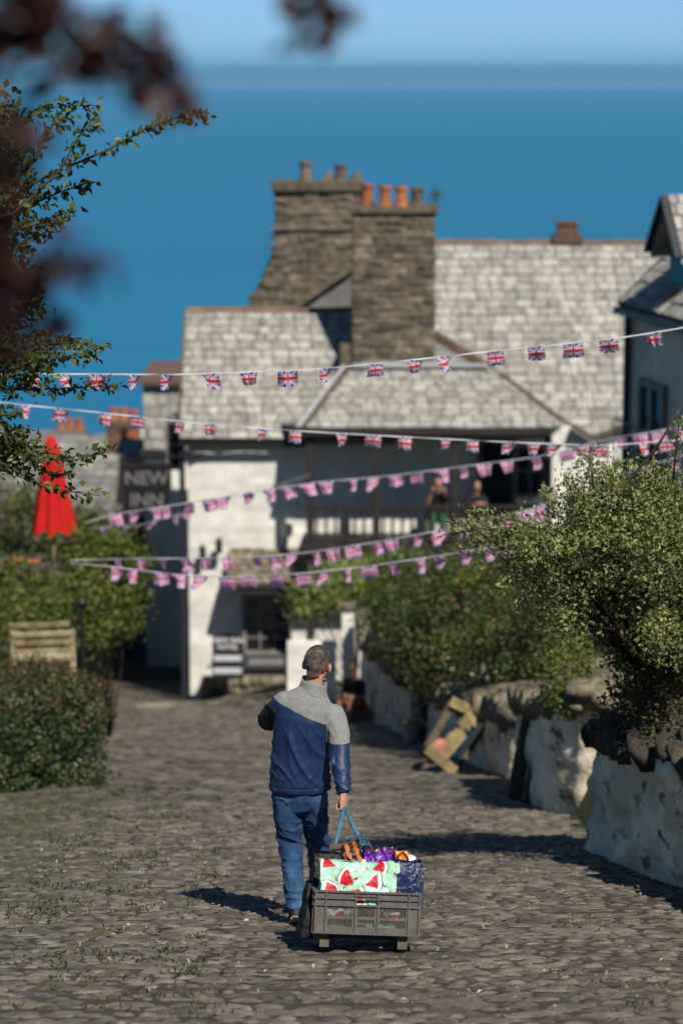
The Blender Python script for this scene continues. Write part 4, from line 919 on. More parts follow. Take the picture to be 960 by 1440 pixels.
def cope(parent, pts, hts, m, seed=1, size=(.34, .34, .16), lift=.0, jit=.06, skip=0, wide=.38):
    r = random.Random(seed); vs = stone_variants(m); P = [Vector((p[0], p[1], 0)) for p in pts]; L = [0]
    for i in range(1, len(P)): L.append(L[-1] + (P[i] - P[i - 1]).length)
    s = 0
    while s < L[-1]:
        w_ = size[0] * r.uniform(.6, 1.4); x = np.interp(s + w_ / 2, L, [p.x for p in P]); y = np.interp(s + w_ / 2, L, [p.y for p in P]); h = np.interp(s + w_ / 2, L, hts)
        j = min(len(P) - 2, max(0, int(np.searchsorted(L, s, 'right')) - 1)); d = (P[j + 1] - P[j]).normalized(); nr = Vector((d.y, -d.x, 0))
        if nr.x < 0: nr = -nr
        if r.random() >= skip:
            hz = size[2] * r.uniform(.7, 1.4); c = Vector((x, y, street_z(x, y) + h + lift + hz * .3)) + nr * (wide / 2 - .04 + r.uniform(-jit, jit))
            piece('coping_stone', r.choice(vs), parent, Matrix.Translation(c) @ Matrix.Rotation(math.atan2(d.y, d.x) + r.uniform(-.15, .15), 4, 'Z') @ Matrix.Rotation(math.atan(SLOPE) * (1 if d.y < 0 else -1) + r.uniform(-.12, .12), 4, 'Y') @ Matrix.Diagonal((w_ * 1.08, size[1] * r.uniform(.85, 1.25), hz, 1)))
        s += w_
M['wallstone'] = mat('dark_wall_top', (.075, .066, .05), (.04, .036, .028), 8, rough=.95, bump=1, bscale=30, rand=.35, c3=(.11, .10, .06), s3=6, r3=(.55, .66))
def add_right_walls():
    # nearest wall
    pts = [(3.7, 10.0), (2.95, 13.2), (2.42, 16.43), (2.06, 19.35)]; ht = [.95, .93, .90, .93]
    t = empty('garden_wall', (2.5, 16, street_z(2.5, 16)), 'lumpy old whitewashed wall with flaking paint nearest at the right edge', 'wall')
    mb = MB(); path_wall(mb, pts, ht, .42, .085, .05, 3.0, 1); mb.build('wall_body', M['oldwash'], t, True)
    cope(t, pts, ht, M['wallstone'], 4, (.30, .46, .15), wide=.42); cope(t, pts, [h + .10 for h in ht], M['wallstone'], 5, (.24, .3, .12), jit=.12, skip=.35, wide=.6)
    # second wall: its end faces up the street
    pts = [(2.62, 22.35), (2.30, 22.5), (2.04, 23.1), (2.0, 24.5), (1.98, 26.6)]; ht = [1.12, 1.10, 1.02, .98, .95]
    t = empty('garden_wall', (2.3, 23.5, street_z(2.3, 23.5)), 'whitewashed wall end with rounded top stones behind the nearest wall', 'wall')
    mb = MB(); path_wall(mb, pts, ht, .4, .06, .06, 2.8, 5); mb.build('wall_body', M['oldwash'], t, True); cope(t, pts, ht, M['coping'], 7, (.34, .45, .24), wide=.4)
    b = at(822, 930, 22.9); mb = MB(); cope(t, [(2.15, 22.7), (2.75, 22.7)], [1.25, 1.3], M['coping'], 8, (.3, .4, .2)); cope(t, [(2.1, 23.2), (2.5, 23.2)], [1.4, 1.4], M['coping'], 18, (.3, .4, .2))
    # third wall, lower
    pts = [(2.28, 27.75), (2.02, 27.8), (1.70, 31.0), (1.32, 35.5)]; ht = [.72, .70, .72, .80]
    t = empty('garden_wall', (1.75, 31, street_z(1.75, 31)), 'low shaded white wall topped with boulders behind the wooden sledge', 'wall')
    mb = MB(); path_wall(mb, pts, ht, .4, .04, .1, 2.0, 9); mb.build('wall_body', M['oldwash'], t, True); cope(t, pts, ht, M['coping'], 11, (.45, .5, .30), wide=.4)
    # fourth wall running to the inn
    pts = [(1.16, 37.4), (.85, 40.5), (.52, 44.5), (.40, 47.5)]; ht = [.90, 1.05, 1.35, 1.75]
    t = empty('garden_wall', (.8, 42, street_z(.8, 42)), 'rising grey-white wall curving up toward the inn porch', 'wall')
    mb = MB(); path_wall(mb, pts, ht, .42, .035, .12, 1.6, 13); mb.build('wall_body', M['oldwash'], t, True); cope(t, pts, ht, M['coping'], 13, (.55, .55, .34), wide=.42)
    # white gate post with dark lantern at the top of that wall
    p = at(491, 960, 47.9); q = at(489, 858, 47.9); t = empty('gate_post', (p.x, 47.9, street_z(p.x, 47.9)), 'whitewashed stone gate post beside the vine', 'post')
    mb = MB(); mb.prism([Vector((p.x - .14, 47.9, p.z - .8)), Vector((p.x + .14, 47.9, p.z - .8)), Vector((q.x + .12, 47.9, q.z)), Vector((q.x - .12, 47.9, q.z))], (0, .3, 0)); mb.build('shaft', M['whitewash'], t)
    mb = MB(); mb.bb(q.x - .17, q.x + .17, 47.85, 48.25, q.z, q.z + .1); mb.build('cap', M['coping'], t)
    # dark gate opening posts between third and fourth wall
    for k, (px, py0, py1, Y, lab) in enumerate(((598, 1048, 955, 36.4, 'black square post at the gap between the low walls'), (588, 1042, 985, 36.9, 'short black post beside the flower pot'))):
        a = at(px, py0, Y); b = at(px, py1, Y); t = empty('gate_post', (a.x, Y, a.z), lab, 'post'); mb = MB(); mb.bb(a.x - .06, a.x + .06, Y - .06, Y + .06, a.z - .2, b.z); mb.build('shaft', M['timber'], t); mb = MB(); mb.prism([Vector((a.x - .07, Y - .07, b.z)), Vector((a.x + .07, Y - .07, b.z)), Vector((a.x, Y - .07, b.z + .07))], (0, .14, 0)); mb.build('cap', M['timber'], t)
    # stone pot with cream flowers
    a = at(578, 1046, 36.0); t = empty('flower_pot', (a.x, 36, street_z(a.x, 36)), 'tall grey stone pot with cream flowers against the shaded wall', 'plant pot')
    h = at(0, 1022, 36).z - a.z; mb = MB(); mb.lathe([(.11, -.05), (.10, h * .4), (.14, h * .9), (.15, h)], (a.x, 36, a.z), 14); mb.build('pot', M['render'], t, True)
    cm = leafmat('cream_petal', [(0, (.5, .40, .22)), (1, (.72, .62, .42))], .6, .3); P = np.array([[a.x, 36, a.z + h + .08]]) + rng.standard_normal((260, 3)) * np.array([.12, .10, .05]) - np.array(t.location); me = leaf_mesh('flowers', P, .05, rng.random(260), .5, 3, .9); me.materials.append(cm); o = link('flowers', me, t); o['kind'] = 'stuff'
    # little white flowers climbing on the black posts
    wm = leafmat('white_petal', [(0, (.6, .5, .52)), (1, (.8, .75, .76))], .6, .3)
    t = empty('climbing_rose', (at(592, 1040, 36.2).x, 36.2, street_z(1.2, 36.2)), 'sprig of small white flowers on the black posts', 'flower'); P = []
    for px, py in ((585, 985), (586, 998), (585, 1003), (606, 958), (607, 972), (632, 1000)):
        c = np.array(at(px, py, 36.1)); P.append(c + rng.standard_normal((24, 3)) * .03)
    P = np.concatenate(P) - np.array(t.location); me = leaf_mesh('flowers', P, .045, rng.random(len(P)), .5, 4, .9); me.materials.append(wm); o = link('flowers', me, t); o['kind'] = 'stuff'
    mb = MB(); mb.tube([at(590, 1045, 36.2), at(586, 1000, 36.12), at(605, 965, 36.12)], [.012, .01, .006], 5); mb.build('stem', M['twig'], t)
    # dark timbers leaning on the wall
    for i, (p0, p1, w_, lab, m) in enumerate((((722, 1122, 24.6), (752, 963, 25.5), .15, 'long weathered plank leaning left of the dark door', 'darkwood'), ((742, 1128, 24.2), (768, 968, 25.1), .10, 'thin brown batten leaning on the dark door', 'darkwood'))):
        a = at(*p0); b = at(*p1); mb = MB(); mb.bar(a, b, w_, .06, up=(0.15, -1, 0)); tag(mb.build('leaning_plank', M[m]), lab, 'plank')
    t = empty('leaning_door', tuple(at(755, 1115, 24.7)), 'black ledged door leaning against the whitewashed wall end', 'door')
    a = at(733, 1118, 24.9); b = at(776, 1112, 24.5); c = at(792, 968, 25.2); d = at(752, 975, 25.6)
    for i in range(4):
        f0, f1 = i / 4 + .012, (i + 1) / 4 - .012; mb = MB(); mb.prism([a.lerp(b, f0), a.lerp(b, f1), d.lerp(c, f1), d.lerp(c, f0)], (0, .035, 0)); mb.build('board', M['timber'], t)
    for f in (.2, .75): mb = MB(); mb.prism([a.lerp(d, f) + Vector((0, -.035, 0)), b.lerp(c, f) + Vector((0, -.035, 0)), b.lerp(c, f + .09) + Vector((0, -.035, 0)), a.lerp(d, f + .09) + Vector((0, -.035, 0))], (0, .03, 0)); mb.build('ledge', M['timber'], t)
    # wooden sledge tipped against the wall
    Y = 29.4; t = empty('wooden_sledge', tuple(at(625, 1082, Y)), 'old wooden sledge tipped on end against the low wall', 'sledge')
    up = (.2, -1, .1)
    A0 = at(612, 1070, 29.0); A1 = at(672, 1000, 29.9)
    mb = MB(); mb.bar(A0, A1, .20, .05, up=up); mb.build('centre_board', M['sledgewood'], t)
    mb = MB(); mb.bar(at(600, 1052, 29.0), at(643, 1088, 28.9), .13, .07, up=up); mb.build('cross_bar', M['sledgewood'], t)
    mb = MB(); mb.bar(at(634, 986, 30.0), at(692, 1012, 29.85), .13, .07, up=up); mb.build('cross_bar', M['sledgewood'], t)
    mb = MB(); mb.bar(at(600, 1052, 29.25), at(636, 988, 30.2), .10, .05, up=up); mb.build('runner', M['darkwood'], t)
    mb = MB(); mb.bar(at(640, 1084, 29.1), at(690, 1012, 30.0), .06, .05, up=up); mb.build('runner', M['darkwood'], t)
    c = at(612, 1057, 29.15); mb = MB(); mb.ell(c, (.11, .06, .20), Matrix.Rotation(.5, 3, 'Y')); me = remesh(mb, .03, 2); me.materials.append(mat('pink_cloth', (.52, .20, .17), (.44, .15, .13), 9, rough=.9)); o = link('pink_cushion', me); tag(o, 'small pink cloth bundle tucked in the tipped sledge', 'cloth')
add_right_walls()
def add_right_plants():
    c = lambda px, py, Y: tuple(at(px, py, Y))
    gz = lambda x, y: street_z(x, y) + terr_off(x, y) - .1
    # olive-leaved shrub tree behind the nearest wall
    B = [((880, 760), (0.435, 0.479, 0.365)), ((820, 790), (0.418, 0.435, 0.313)), ((930, 820), (0.392, 0.522, 0.435)), ((770, 765), (0.331, 0.348, 0.174)), ((710, 752), (0.296, 0.261, 0.104)), ((665, 748), (0.191, 0.174, 0.070)), ((840, 720), (0.226, 0.261, 0.261)), ((905, 700), (0.261, 0.348, 0.244)), ((945, 720), (0.217, 0.348, 0.304)),
         ((790, 820), (0.261, 0.304, 0.139)), ((740, 800), (0.174, 0.217, 0.087)), ((870, 860), (0.365, 0.392, 0.261)), ((945, 890), (0.296, 0.435, 0.209)), ((800, 700), (0.113, 0.174, 0.139)), ((835, 668), (0.104, 0.174, 0.139)), ((800, 865), (0.217, 0.261, 0.087)), ((985, 800), (0.348, 0.522, 0.609))]
    B = [(c(px, py, 17.2 + (i % 3) * .32), r_) for i, ((px, py), r_) in enumerate(B)]
    base = (2.80, 17.7, gz(2.80, 17.7)); trunk = at(925, 960, 17.6)
    t = plant('olive_shrub_tree', base, 'feathery grey-green shrub tree spreading over the nearest wall', 'tree', B, 31000, .040, LEAF['olive'], 71, spread=.065, shell=.30, stems=3, stem_r=.018, per=24, up=.3, trunk=trunk, aspect=.5)
    mb = MB(); mb.tube([Vector(base), Vector((2.66, 17.7, base[2] + .3)), trunk], [.07, .055, .04], 8); mb.build('stem', M['bark'], t, True)
    mb = MB(); mb.tube([at(852, 745, 17.1), at(880, 680, 17.1), at(925, 625, 17.1), at(965, 560, 17.1)], [.014, .012, .010, .007], 6); mb.build('bare_branch', M['bark'], t, True)
    # outer sprigs
    r = random.Random(5); S_ = []; D_ = []; mb = MB()
    for px0, py0, px1, py1 in ((720, 745, 625, 752), (760, 745, 660, 722), (810, 720, 795, 672), (835, 700, 828, 640), (850, 700, 868, 655), (740, 800, 700, 830), (760, 820, 725, 860), (900, 690, 880, 650), (930, 690, 915, 650), (800, 850, 790, 885), (690, 760, 640, 735), (945, 680, 955, 590), (870, 700, 845, 652), (780, 730, 768, 688)):
        a = at(px0, py0, 17.1); b = at(px1, py1, 17.0 + r.uniform(-.2, .3)); mb.tube([a, (a + b) / 2 + Vector((0, 0, .03)), b], [.008, .006, .003], 5); d = (b - a).normalized()
        for k in range(70):
            f = r.random() ** .8; p = a.lerp(b, f) + Vector((r.gauss(0, .02), r.gauss(0, .02), r.gauss(0, .02) + .03 * math.sin(math.pi * f))); S_.append(p); D_.append(d + Vector((r.uniform(-.8, .8), r.uniform(-.5, .5), r.uniform(-.3, .9))))
    mb.build('twigs', M['twig'], t, True)['kind'] = 'stuff'
    P = np.array(S_) - np.array(base); me = leaf_mesh('sprig_leaves', P, .040, rng.random(len(P)) * .6 + .35, .3, 77, .45, np.array(D_)); me.materials.append(LEAF['olive']); link('sprig_leaves', me, t)['kind'] = 'stuff'
    # the big hedge
    for nm, bl, n_, lf, mk, lab, sd, lo in (
        ('hedge', [((600, 850, 36), (.75, .8, .75)), ((560, 870, 38), (.6, .7, .8)), ((650, 870, 34), (.8, .9, .9)), ((620, 930, 33.5), (.6, .7, .5)), ((570, 820, 40), (.6, .8, .5)), ((690, 830, 35), (.9, .9, .7)), ((545, 830, 42), (.45, .6, .5))], 26000, .07, 'hedge', 'dense dark hedge beyond the tipped sledge', 81, (630, 960, 35)),
        ('hedge', [((740, 850, 31), (.8, .9, .8)), ((720, 920, 30.5), (.7, .7, .6)), ((790, 880, 30), (.7, .8, .7)), ((830, 840, 31), (.9, .9, .9)), ((680, 940, 31), (.5, .6, .45)), ((900, 850, 30), (1.0, .9, 1.2))], 24000, .062, 'hedge', 'dark bushy hedge between the tipped sledge and the feathery tree', 82, (760, 950, 31)),
        ('vine', [((450, 835, 49.6), (.55, .4, .42)), ((480, 812, 49.9), (.6, .4, .38)), ((510, 830, 49.6), (.45, .4, .45)), ((525, 800, 50), (.5, .4, .3)), ((430, 850, 49.6), (.3, .3, .25)), ((565, 800, 50), (.5, .4, .3))], 9000, .10, 'vine', 'pale green vine trained below the verandah', 83, (500, 940, 49.8)),
        ('ivy', [((800, 930, 23.0), (.25, .3, .22)), ((830, 915, 23.3), (.3, .3, .2)), ((785, 965, 22.7), (.16, .2, .16)), ((800, 985, 22.5), (.14, .12, .12)), ((860, 930, 23.2), (.3, .3, .25)), ((770, 940, 23.4), (.15, .2, .12))], 5200, .045, 'lime', 'trailing ivy over the second wall end', 84, (815, 960, 23.1)),
        ('dry_weeds', [((880, 1018, 18.6), (.22, .3, .05)), ((930, 1020, 17.9), (.25, .4, .06)), ((960, 1030, 17.3), (.25, .4, .06)), ((905, 985, 18.6), (.3, .4, .12)), ((955, 975, 18), (.3, .4, .15))], 2600, .05, 'dry', 'dry brown weeds along the top of the nearest wall', 85, (920, 1020, 18)),
        ('fern', [((930, 945, 18.4), (.3, .4, .2)), ((960, 930, 18.2), (.3, .4, .25)), ((890, 905, 18.4), (.22, .3, .2))], 4200, .045, 'hedge', 'dark shaded greenery under the feathery tree', 86, (935, 985, 19))):
        l = at(*lo); z = max(gz(l.x, l.y), -99) if nm not in ('ivy', 'dry_weeds') else l.z - .1
        plant(nm, (l.x, l.y, z), lab, {'dry_weeds': 'weeds'}.get(nm, nm), [(c(*b[0]), b[1]) for b in bl], n_, lf, LEAF[mk], sd, spread=.11 if lf > .06 else .07, shell=.45, stem_r=.02 if nm not in ('ivy', 'dry_weeds', 'fern') else .006)
    # reddish bark trunk showing in the hedge
    p = at(590, 935, 37.5); q = at(584, 885, 37.5); t = empty('cut_trunk', (p.x, 37.5, gz(p.x, 37.5)), 'bare orange-brown trunk showing in the dark hedge', 'tree'); mb = MB(); mb.tube([(p.x, 37.5, gz(p.x, 37.5) - .2), p, q], [.17, .14, .11], 10); mb.build('trunk', mat('red_bark', (.26, .15, .08), (.17, .10, .06), 9, rough=.9, bump=.6), t, True)
    mb = MB(); mb.tube([q, q + Vector((-.15, 0, .5))], [.10, .05], 8); mb.build('limb', M['bark'], t, True)
    # chimney weeds
    for px, py, Y, lab in ((612, 282, 55.2, 'small weed sprouting from the square chimney cap'), (585, 283, 55.1, 'mossy weed between the chimney pots')):
        p = at(px, py, Y); t = empty('chimney_weed', (p.x, Y, p.z), lab, 'weed'); P = np.array([(0, 0, .1)]) + rng.standard_normal((140, 3)) * np.array([.09, .08, .10]); me = leaf_mesh('leaves', P, .06, rng.random(140), .3, 9); me.materials.append(LEAF['hedge']); link('leaves', me, t)['kind'] = 'stuff'
        mb = MB(); mb.tube([(0, 0, -.12), (.01, 0, .15)], [.012, .006], 5); mb.build('stem', M['twig'], t, local=True)
add_right_plants()
# ------------------------------------------------------------------ bunting of small union flags
def union_jack(u, v, pinkish=False):
    """colours for u 0..1 across and v 0..1 up, flag 5:3"""
    X = (u - .5) * 60; Y = (v - .5) * 30; blue = np.array([.06, .11, .45]); red = np.array([.72, .05, .10]); white = np.array([.86, .85, .87])
    if pinkish: blue = np.array([.46, .32, .72]); red = np.array([.88, .24, .40]); white = np.array([.94, .78, .90])  # pinker, paler set of the flag colours
    C = np.tile(blue, (len(u), 1)); d1 = (Y * 2 - X) / math.sqrt(5) * 1.0; d2 = (Y * 2 + X) / math.sqrt(5)
    dd1 = np.abs(d1); dd2 = np.abs(d2); C[(dd1 < 3.4) | (dd2 < 3.4)] = white
    q = X * Y > 0
    r1 = q & (((d1 < 0) & (d1 > -2.2) & (X > 0)) | ((d1 > 0) & (d1 < 2.2) & (X < 0))); r2 = (~q) & (((d2 > 0) & (d2 < 2.2) & (X > 0)) | ((d2 < 0) & (d2 > -2.2) & (X < 0)))
    C[r1 | r2] = red; C[(np.abs(X) < 5) | (np.abs(Y) < 5)] = white; C[(np.abs(X) < 3) | (np.abs(Y) < 3)] = red
    return C
M['flag'] = printmat('flag_print', .7, .5); M['tape'] = mat('white_tape', (.74, .72, .78), rough=.6, trans=.3)
def flag_meshes(n, nx=44, ny=28, pinkish=False):
    out = []
    for k in range(n):
        r = np.random.default_rng(200 + k); U, V = np.meshgrid(np.linspace(0, 1, nx), np.linspace(0, 1, ny)); u = U.ravel(); v = V.ravel(); dn = 1 - v
        a1, a2 = r.uniform(.06, .30), r.uniform(.02, .14); x = (u - .5); y = a1 * dn * np.sin(u * r.uniform(2, 6) + r.uniform(0, 6)) + a2 * np.sin(v * 5 + r.uniform(0, 6)) * dn
        z = -dn * .80 * (1 - .08 * dn * r.random()); sw = r.uniform(-.45, .25); y = y + np.sin(sw) * dn * .80; z = z * math.cos(sw)
        if k % 3 == 1:   # one lower corner furled
            c = np.clip((u if k % 2 else 1 - u) - .45, 0, 1) * dn * 1.5; z += c * .42; x -= (1 if k % 2 else -1) * c * .35; y += c * .25
        if k % 3 == 2:   # gathered towards the foot
            x *= 1 - r.uniform(.15, .5) * dn; y += .10 * np.sin(u * 14) * dn
        F = np.array([(j * nx + i, j * nx + i + 1, (j + 1) * nx + i + 1, (j + 1) * nx + i) for j in range(ny - 1) for i in range(nx - 1)])
        me = np_mesh('flag', np.stack([x, y, z], 1), F, None, True); vcol(me, union_jack(u, v, pinkish)); me.materials.append(M['flag']); out.append(me)
    return out
FLAGS = flag_meshes(12); PINKISH = flag_meshes(9, 28, 18, True)
def bunting(label, pts, Y0, Y1, xs, w_, seed, tape=.011):
    """pts: photo path of the tape; Y0/Y1 distance at the two ends; xs: where the flags hang"""
    r = random.Random(seed); px = [p[0] for p in pts]; py = [p[1] for p in pts]
    def at3(x):
        k = (x - px[0]) / (px[-1] - px[0]); y = np.interp(x, px, py); return at(x, y, Y0 + (Y1 - Y0) * k)
    t = empty('bunting', tuple(at3(px[0])), label, 'bunting', 'strings of union flag bunting over the street')
    n = 90; S_ = [at3(px[0] + (px[-1] - px[0]) * i / n) for i in range(n + 1)]
    # smooth the polyline
    for _ in range(4): S_ = [S_[0]] + [(S_[i - 1] + S_[i] * 2 + S_[i + 1]) / 4 for i in range(1, n)] + [S_[-1]]
    vs = []; fs = []
    for i, p in enumerate(S_):
        tw = mnoise.noise((i * .35, seed, 0)) * 1.2; a = Vector((0, math.sin(tw), math.cos(tw))) * tape * .5; b = Vector((0, .0012, 0)); vs += [p + a - b, p + a + b, p - a + b, p - a - b]
    for i in range(n):
        for k in range(4): fs.append((i * 4 + k, i * 4 + (k + 1) % 4, i * 4 + 4 + (k + 1) % 4, i * 4 + 4 + k))
    mb = MB(); mb.add(vs, fs); mb.build('tape', M['tape'], t)
    S_ = np.array([tuple(p) for p in S_])
    for x in xs:
        x += r.uniform(-6, 6); f = (x - px[0]) / (px[-1] - px[0]) * n; i = int(min(n - 1, max(0, f))); p = Vector(S_[i] + (S_[i + 1] - S_[i]) * (f - i)); d = Vector(S_[min(n, i + 1)] - S_[max(0, i - 1)]).normalized()
        nn = Vector((0, 1, 0)); nn = (nn - d * nn.dot(d)).normalized(); up = d.cross(nn); Rm = Matrix((d, nn, up)).transposed().to_4x4(); s = w_ * r.uniform(.92, 1.08)
        piece('flag', r.choice(FLAGS if seed < 3 else PINKISH), t, Matrix.Translation(p) @ Rm @ Matrix.Rotation(r.uniform(-.6, .6), 4, 'Z') @ Matrix.Diagonal((s * r.uniform(.85, 1), s, s, 1)))
bunting('highest flag string, from the elm twigs across the chimney foot to the grey house', [(-160, 512), (20, 526), (150, 526), (240, 527), (420, 521), (525, 512), (700, 493), (860, 477), (960, 461), (1120, 425)], 18.4, 19, [-60, -5, 40, 90, 142, 190, 240, 297, 347, 402, 464, 526, 581, 630, 697, 749, 805, 858, 916, 985], .148, 1)
bunting('second flag string from the top, sagging along the verandah eaves', [(-120, 545), (0, 566), (140, 580), (250, 592), (360, 602), (470, 609), (620, 617), (720, 622), (850, 627), (960, 618), (1100, 600)], 22.2, 23, [-40, 38, 92, 145, 198, 247, 300, 362, 417, 475, 522, 570, 623, 665, 712, 748, 782, 818, 850, 905, 940, 1000], .150, 2)
bunting('flag string rising from the alley past the verandah posts to the white cottage', [(120, 735), (165, 722), (260, 708), (380, 688), (445, 678), (520, 672), (590, 664), (680, 652), (760, 642), (850, 618), (960, 600), (1060, 575)], 32, 29, [165, 185, 212, 235, 262, 290, 318, 350, 378, 402, 428, 463, 492, 521, 550, 590, 618, 652, 681, 714, 752, 790, 835, 872, 900, 925, 952], .205, 3)
bunting('short loose flag string drooping at the alley mouth below the hanging sign', [(130, 742), (200, 738), (255, 722), (320, 700), (390, 682), (437, 668)], 34, 52.3, [160, 186, 200, 222, 246, 262, 300, 345, 376, 405], .21, 4)
bunting('flag string in front of the balcony rail', [(100, 788), (160, 786), (280, 785), (360, 784), (440, 776), (530, 762), (640, 742), (760, 712), (880, 664), (960, 640), (1060, 605)], 29.5, 26, [163, 194, 232, 262, 294, 326, 356, 386, 414, 442, 470, 500, 530, 556, 590, 618, 650, 682, 708, 730, 762, 796, 815, 855, 892, 915, 945], .195, 5)
bunting('lowest flag string, hanging before the vine and the dark hedge', [(100, 792), (160, 797), (230, 806), (320, 812), (430, 806), (520, 796), (640, 778), (720, 764), (850, 722), (960, 690), (1080, 655)], 27, 23.5, [163, 190, 228, 256, 288, 322, 354, 388, 424, 457, 486, 518, 552, 583, 618, 650, 684, 708, 750, 800, 862, 906, 950], .192, 6)
# ------------------------------------------------------------------ the man with the sledge crate
SKIN = mat('skin', (.50, .27, .19), (.44, .22, .15), 14, rough=.55, spec=.3)
M['hair'] = mat('cropped_hair', (.050, .042, .038), (.135, .11, .10), 60, rough=.8, bump=1.0, bscale=260, ramp=(.35, .7), c3=(.19, .15, .135), s3=9, r3=(.52, .68))
M['jblue'] = mat('navy_fleece', (.013, .033, .092), (.010, .026, .076), 6, rough=.48, spec=.4, bump=.15, bscale=160)
M['jgrey'] = mat('grey_fleece', (.245, .25, .245), (.20, .205, .205), 60, rough=.9, bump=.3, bscale=240, sheen=.1)
M['jblack'] = mat('black_fleece', (.020, .021, .022), rough=.75)
M['denim'] = mat('denim', (.032, .085, .185), (.016, .048, .120), 5, rough=.85, bump=.4, bscale=200, c3=(.075, .16, .29), s3=3.5, r3=(.52, .7))
M['shoe'] = mat('dark_shoe', (.035, .032, .030), (.02, .02, .02), 8, rough=.6); M['sole'] = mat('pale_sole', (.42, .37, .26), rough=.8); M['orange'] = mat('shoe_orange', (.6, .16, .03), rough=.7)
def hand(mb, wrist, fdir, palm_n, thumb_side, curl=1.2, L=.19, spread=.0):
    """hand with four curled fingers and a thumb; fdir along the palm, palm_n out of the palm"""
    f = Vector(fdir).normalized(); n = Vector(palm_n); n = (n - f * n.dot(f)).normalized(); s = f.cross(n) * thumb_side; w_ = Vector(wrist)
    mb.loft([(w_ - f * .02, .027, .021, s, n), (w_ + f * .02, .032, .019, s, n), (w_ + f * .06, .041, .017, s, n), (w_ + f * .092, .040, .014, s, n), (w_ + f * .102, .034, .009, s, n)], 12)
    for i, (o, l) in enumerate(((.030, .074), (.010, .083), (-.011, .077), (-.030, .060))):
        p = w_ + f * .088 + s * o; pts = [p]; a = 0; seg = l / 3
        for k in range(3):
            a += curl * (.55, .75, .55)[k]; p = p + (f * math.cos(a) + n * math.sin(a)) * seg * (1.15 - .12 * k); pts.append(p)
        mb.limb(pts, [.0098, .0092, .0085, .0072], 8)
    b = w_ + f * .03 + s * .034; mb.limb([b, b + f * .03 + s * .022 + n * .012, b + f * .058 + s * .018 + n * .034, b + f * .075 + s * .004 + n * .046], [.015, .012, .0105, .0085], 8)
def add_man():
    X0, Y0 = -.21, 14.72; Z0 = street_z(X0, Y0) + .035
    # ---- body: one continuous skin (head, neck, trunk, limbs, hands)
    mb = MB(); hc = Vector((.058, .02, 1.625)); ht = Matrix.Rotation(.10, 3, 'X') @ Matrix.Rotation(.09, 3, 'Y') @ Matrix.Rotation(-.28, 3, 'Z')     # head turned a little to the right
    def hp(x, y, z): return hc + ht @ Vector((x, y, z))
    mb.ell(hp(0, -.012, .040), (.081, .100, .096), ht); mb.ell(hp(0, .018, -.03), (.068, .080, .078), ht); mb.ell(hp(0, .045, -.085), (.042, .042, .034), ht)
    mb.limb([hp(0, -.028, -.05), Vector((.030, -.005, 1.47)), Vector((.015, 0, 1.38))], [.055, .057, .085])
    mb.limb([hp(0, .095, .005), hp(0, .115, -.028)], [.011, .015], 8)                                              # nose
    mb.ell(hp(0, .092, -.058), (.024, .010, .009), ht)                                                              # lips
    for s in (-1, 1):
        mb.ell(hp(.030 * s, .080, .012), (.015, .010, .010), ht); mb.limb([hp(.012 * s, .090, .030), hp(.046 * s, .078, .030)], [.009, .007], 8)
        e = ht @ Matrix.Rotation(.35 * s, 3, 'Z'); mb.ell(hp(.083 * s, -.002, -.005), (.011, .022, .036), e); mb.ell(hp(.074 * s, .006, -.028), (.010, .012, .012), ht)
    mb.loft([(Vector((-.05, 0, .84)), .15, .09, (1, 0, 0), (0, 1, 0)), (Vector((-.045, 0, 1.05)), .145, .085, (1, 0, 0), (0, 1, 0)), (Vector((-.02, 0, 1.30)), .16, .085, (1, 0, 0), (0, 1, 0)), (Vector((0, 0, 1.40)), .12, .07, (1, 0, 0), (0, 1, 0))])
    LH = (Vector((-.155, .0, 1.385)), Vector((-.262, .15, 1.235)), Vector((-.04, .30, 1.36)))
    RH = (Vector((.170, .005, 1.305)), Vector((.200, -.125, 1.085)), Vector((.222, -.285, .885)))
    for J in (LH, RH): mb.limb(J, [.045, .036, .026])
    hand(mb, LH[2], (LH[2] - LH[1]), (.2, -.3, .5), 1, 1.0)
    fd = Vector((.02, -.20, -.95)); hand(mb, RH[2] + Vector((0, 0, 0)), fd, (-.75, .45, -.1), 1, 1.75)
    LL = (Vector((-.125, .0, .86)), Vector((-.110, .02, .465)), Vector((-.075, -.20, .125))); RL = (Vector((.030, .01, .86)), Vector((.060, .18, .44)), Vector((.075, .28, .03)))
    for J in (LL, RL): mb.limb(J, [.075, .05, .036])
    for J, fl in ((LL, Vector((-.05, .75, -.55))), (RL, Vector((.08, .95, -.22)))): f = fl.normalized(); mb.limb([J[2] + Vector((0, -.03, -.045)), J[2] + f * .15 + Vector((0, 0, -.03))], [.034, .026])
    me = remesh(mb, .0052, 3, 'person'); me.materials.append(SKIN)
    man = link('person', me); man.location = (X0, Y0, Z0); WL[man.name] = Vector((0, 0, 0)); tag(man, 'man in navy and grey fleece and jeans walking downhill, pulling a loaded crate', 'person')
    # ---- cropped hair: shell over the back and top of the head
    hm = MB(); hm.ell(hp(0, -.012, .040), (.0813, .1003, .0963), ht, 30); hm.ell(hp(0, -.030, -.028), (.064, .070, .075), ht, 26)
    h = remesh(hm, .006, 3); co = get_co(h); no = get_no(h); inv = ht.inverted(); loc = np.array([tuple(inv @ (Vector(c) - hc)) for c in co])
    lim = -.048 + np.clip(loc[:, 1] + .02, 0, 1) * 1.15 + np.where(np.abs(loc[:, 0]) > .045, .022, 0) + .035 * np.clip(np.abs(loc[:, 0]) / .07, 0, 1) ** 2; keep = (loc[:, 2] > lim) & (loc[:, 1] < .068)
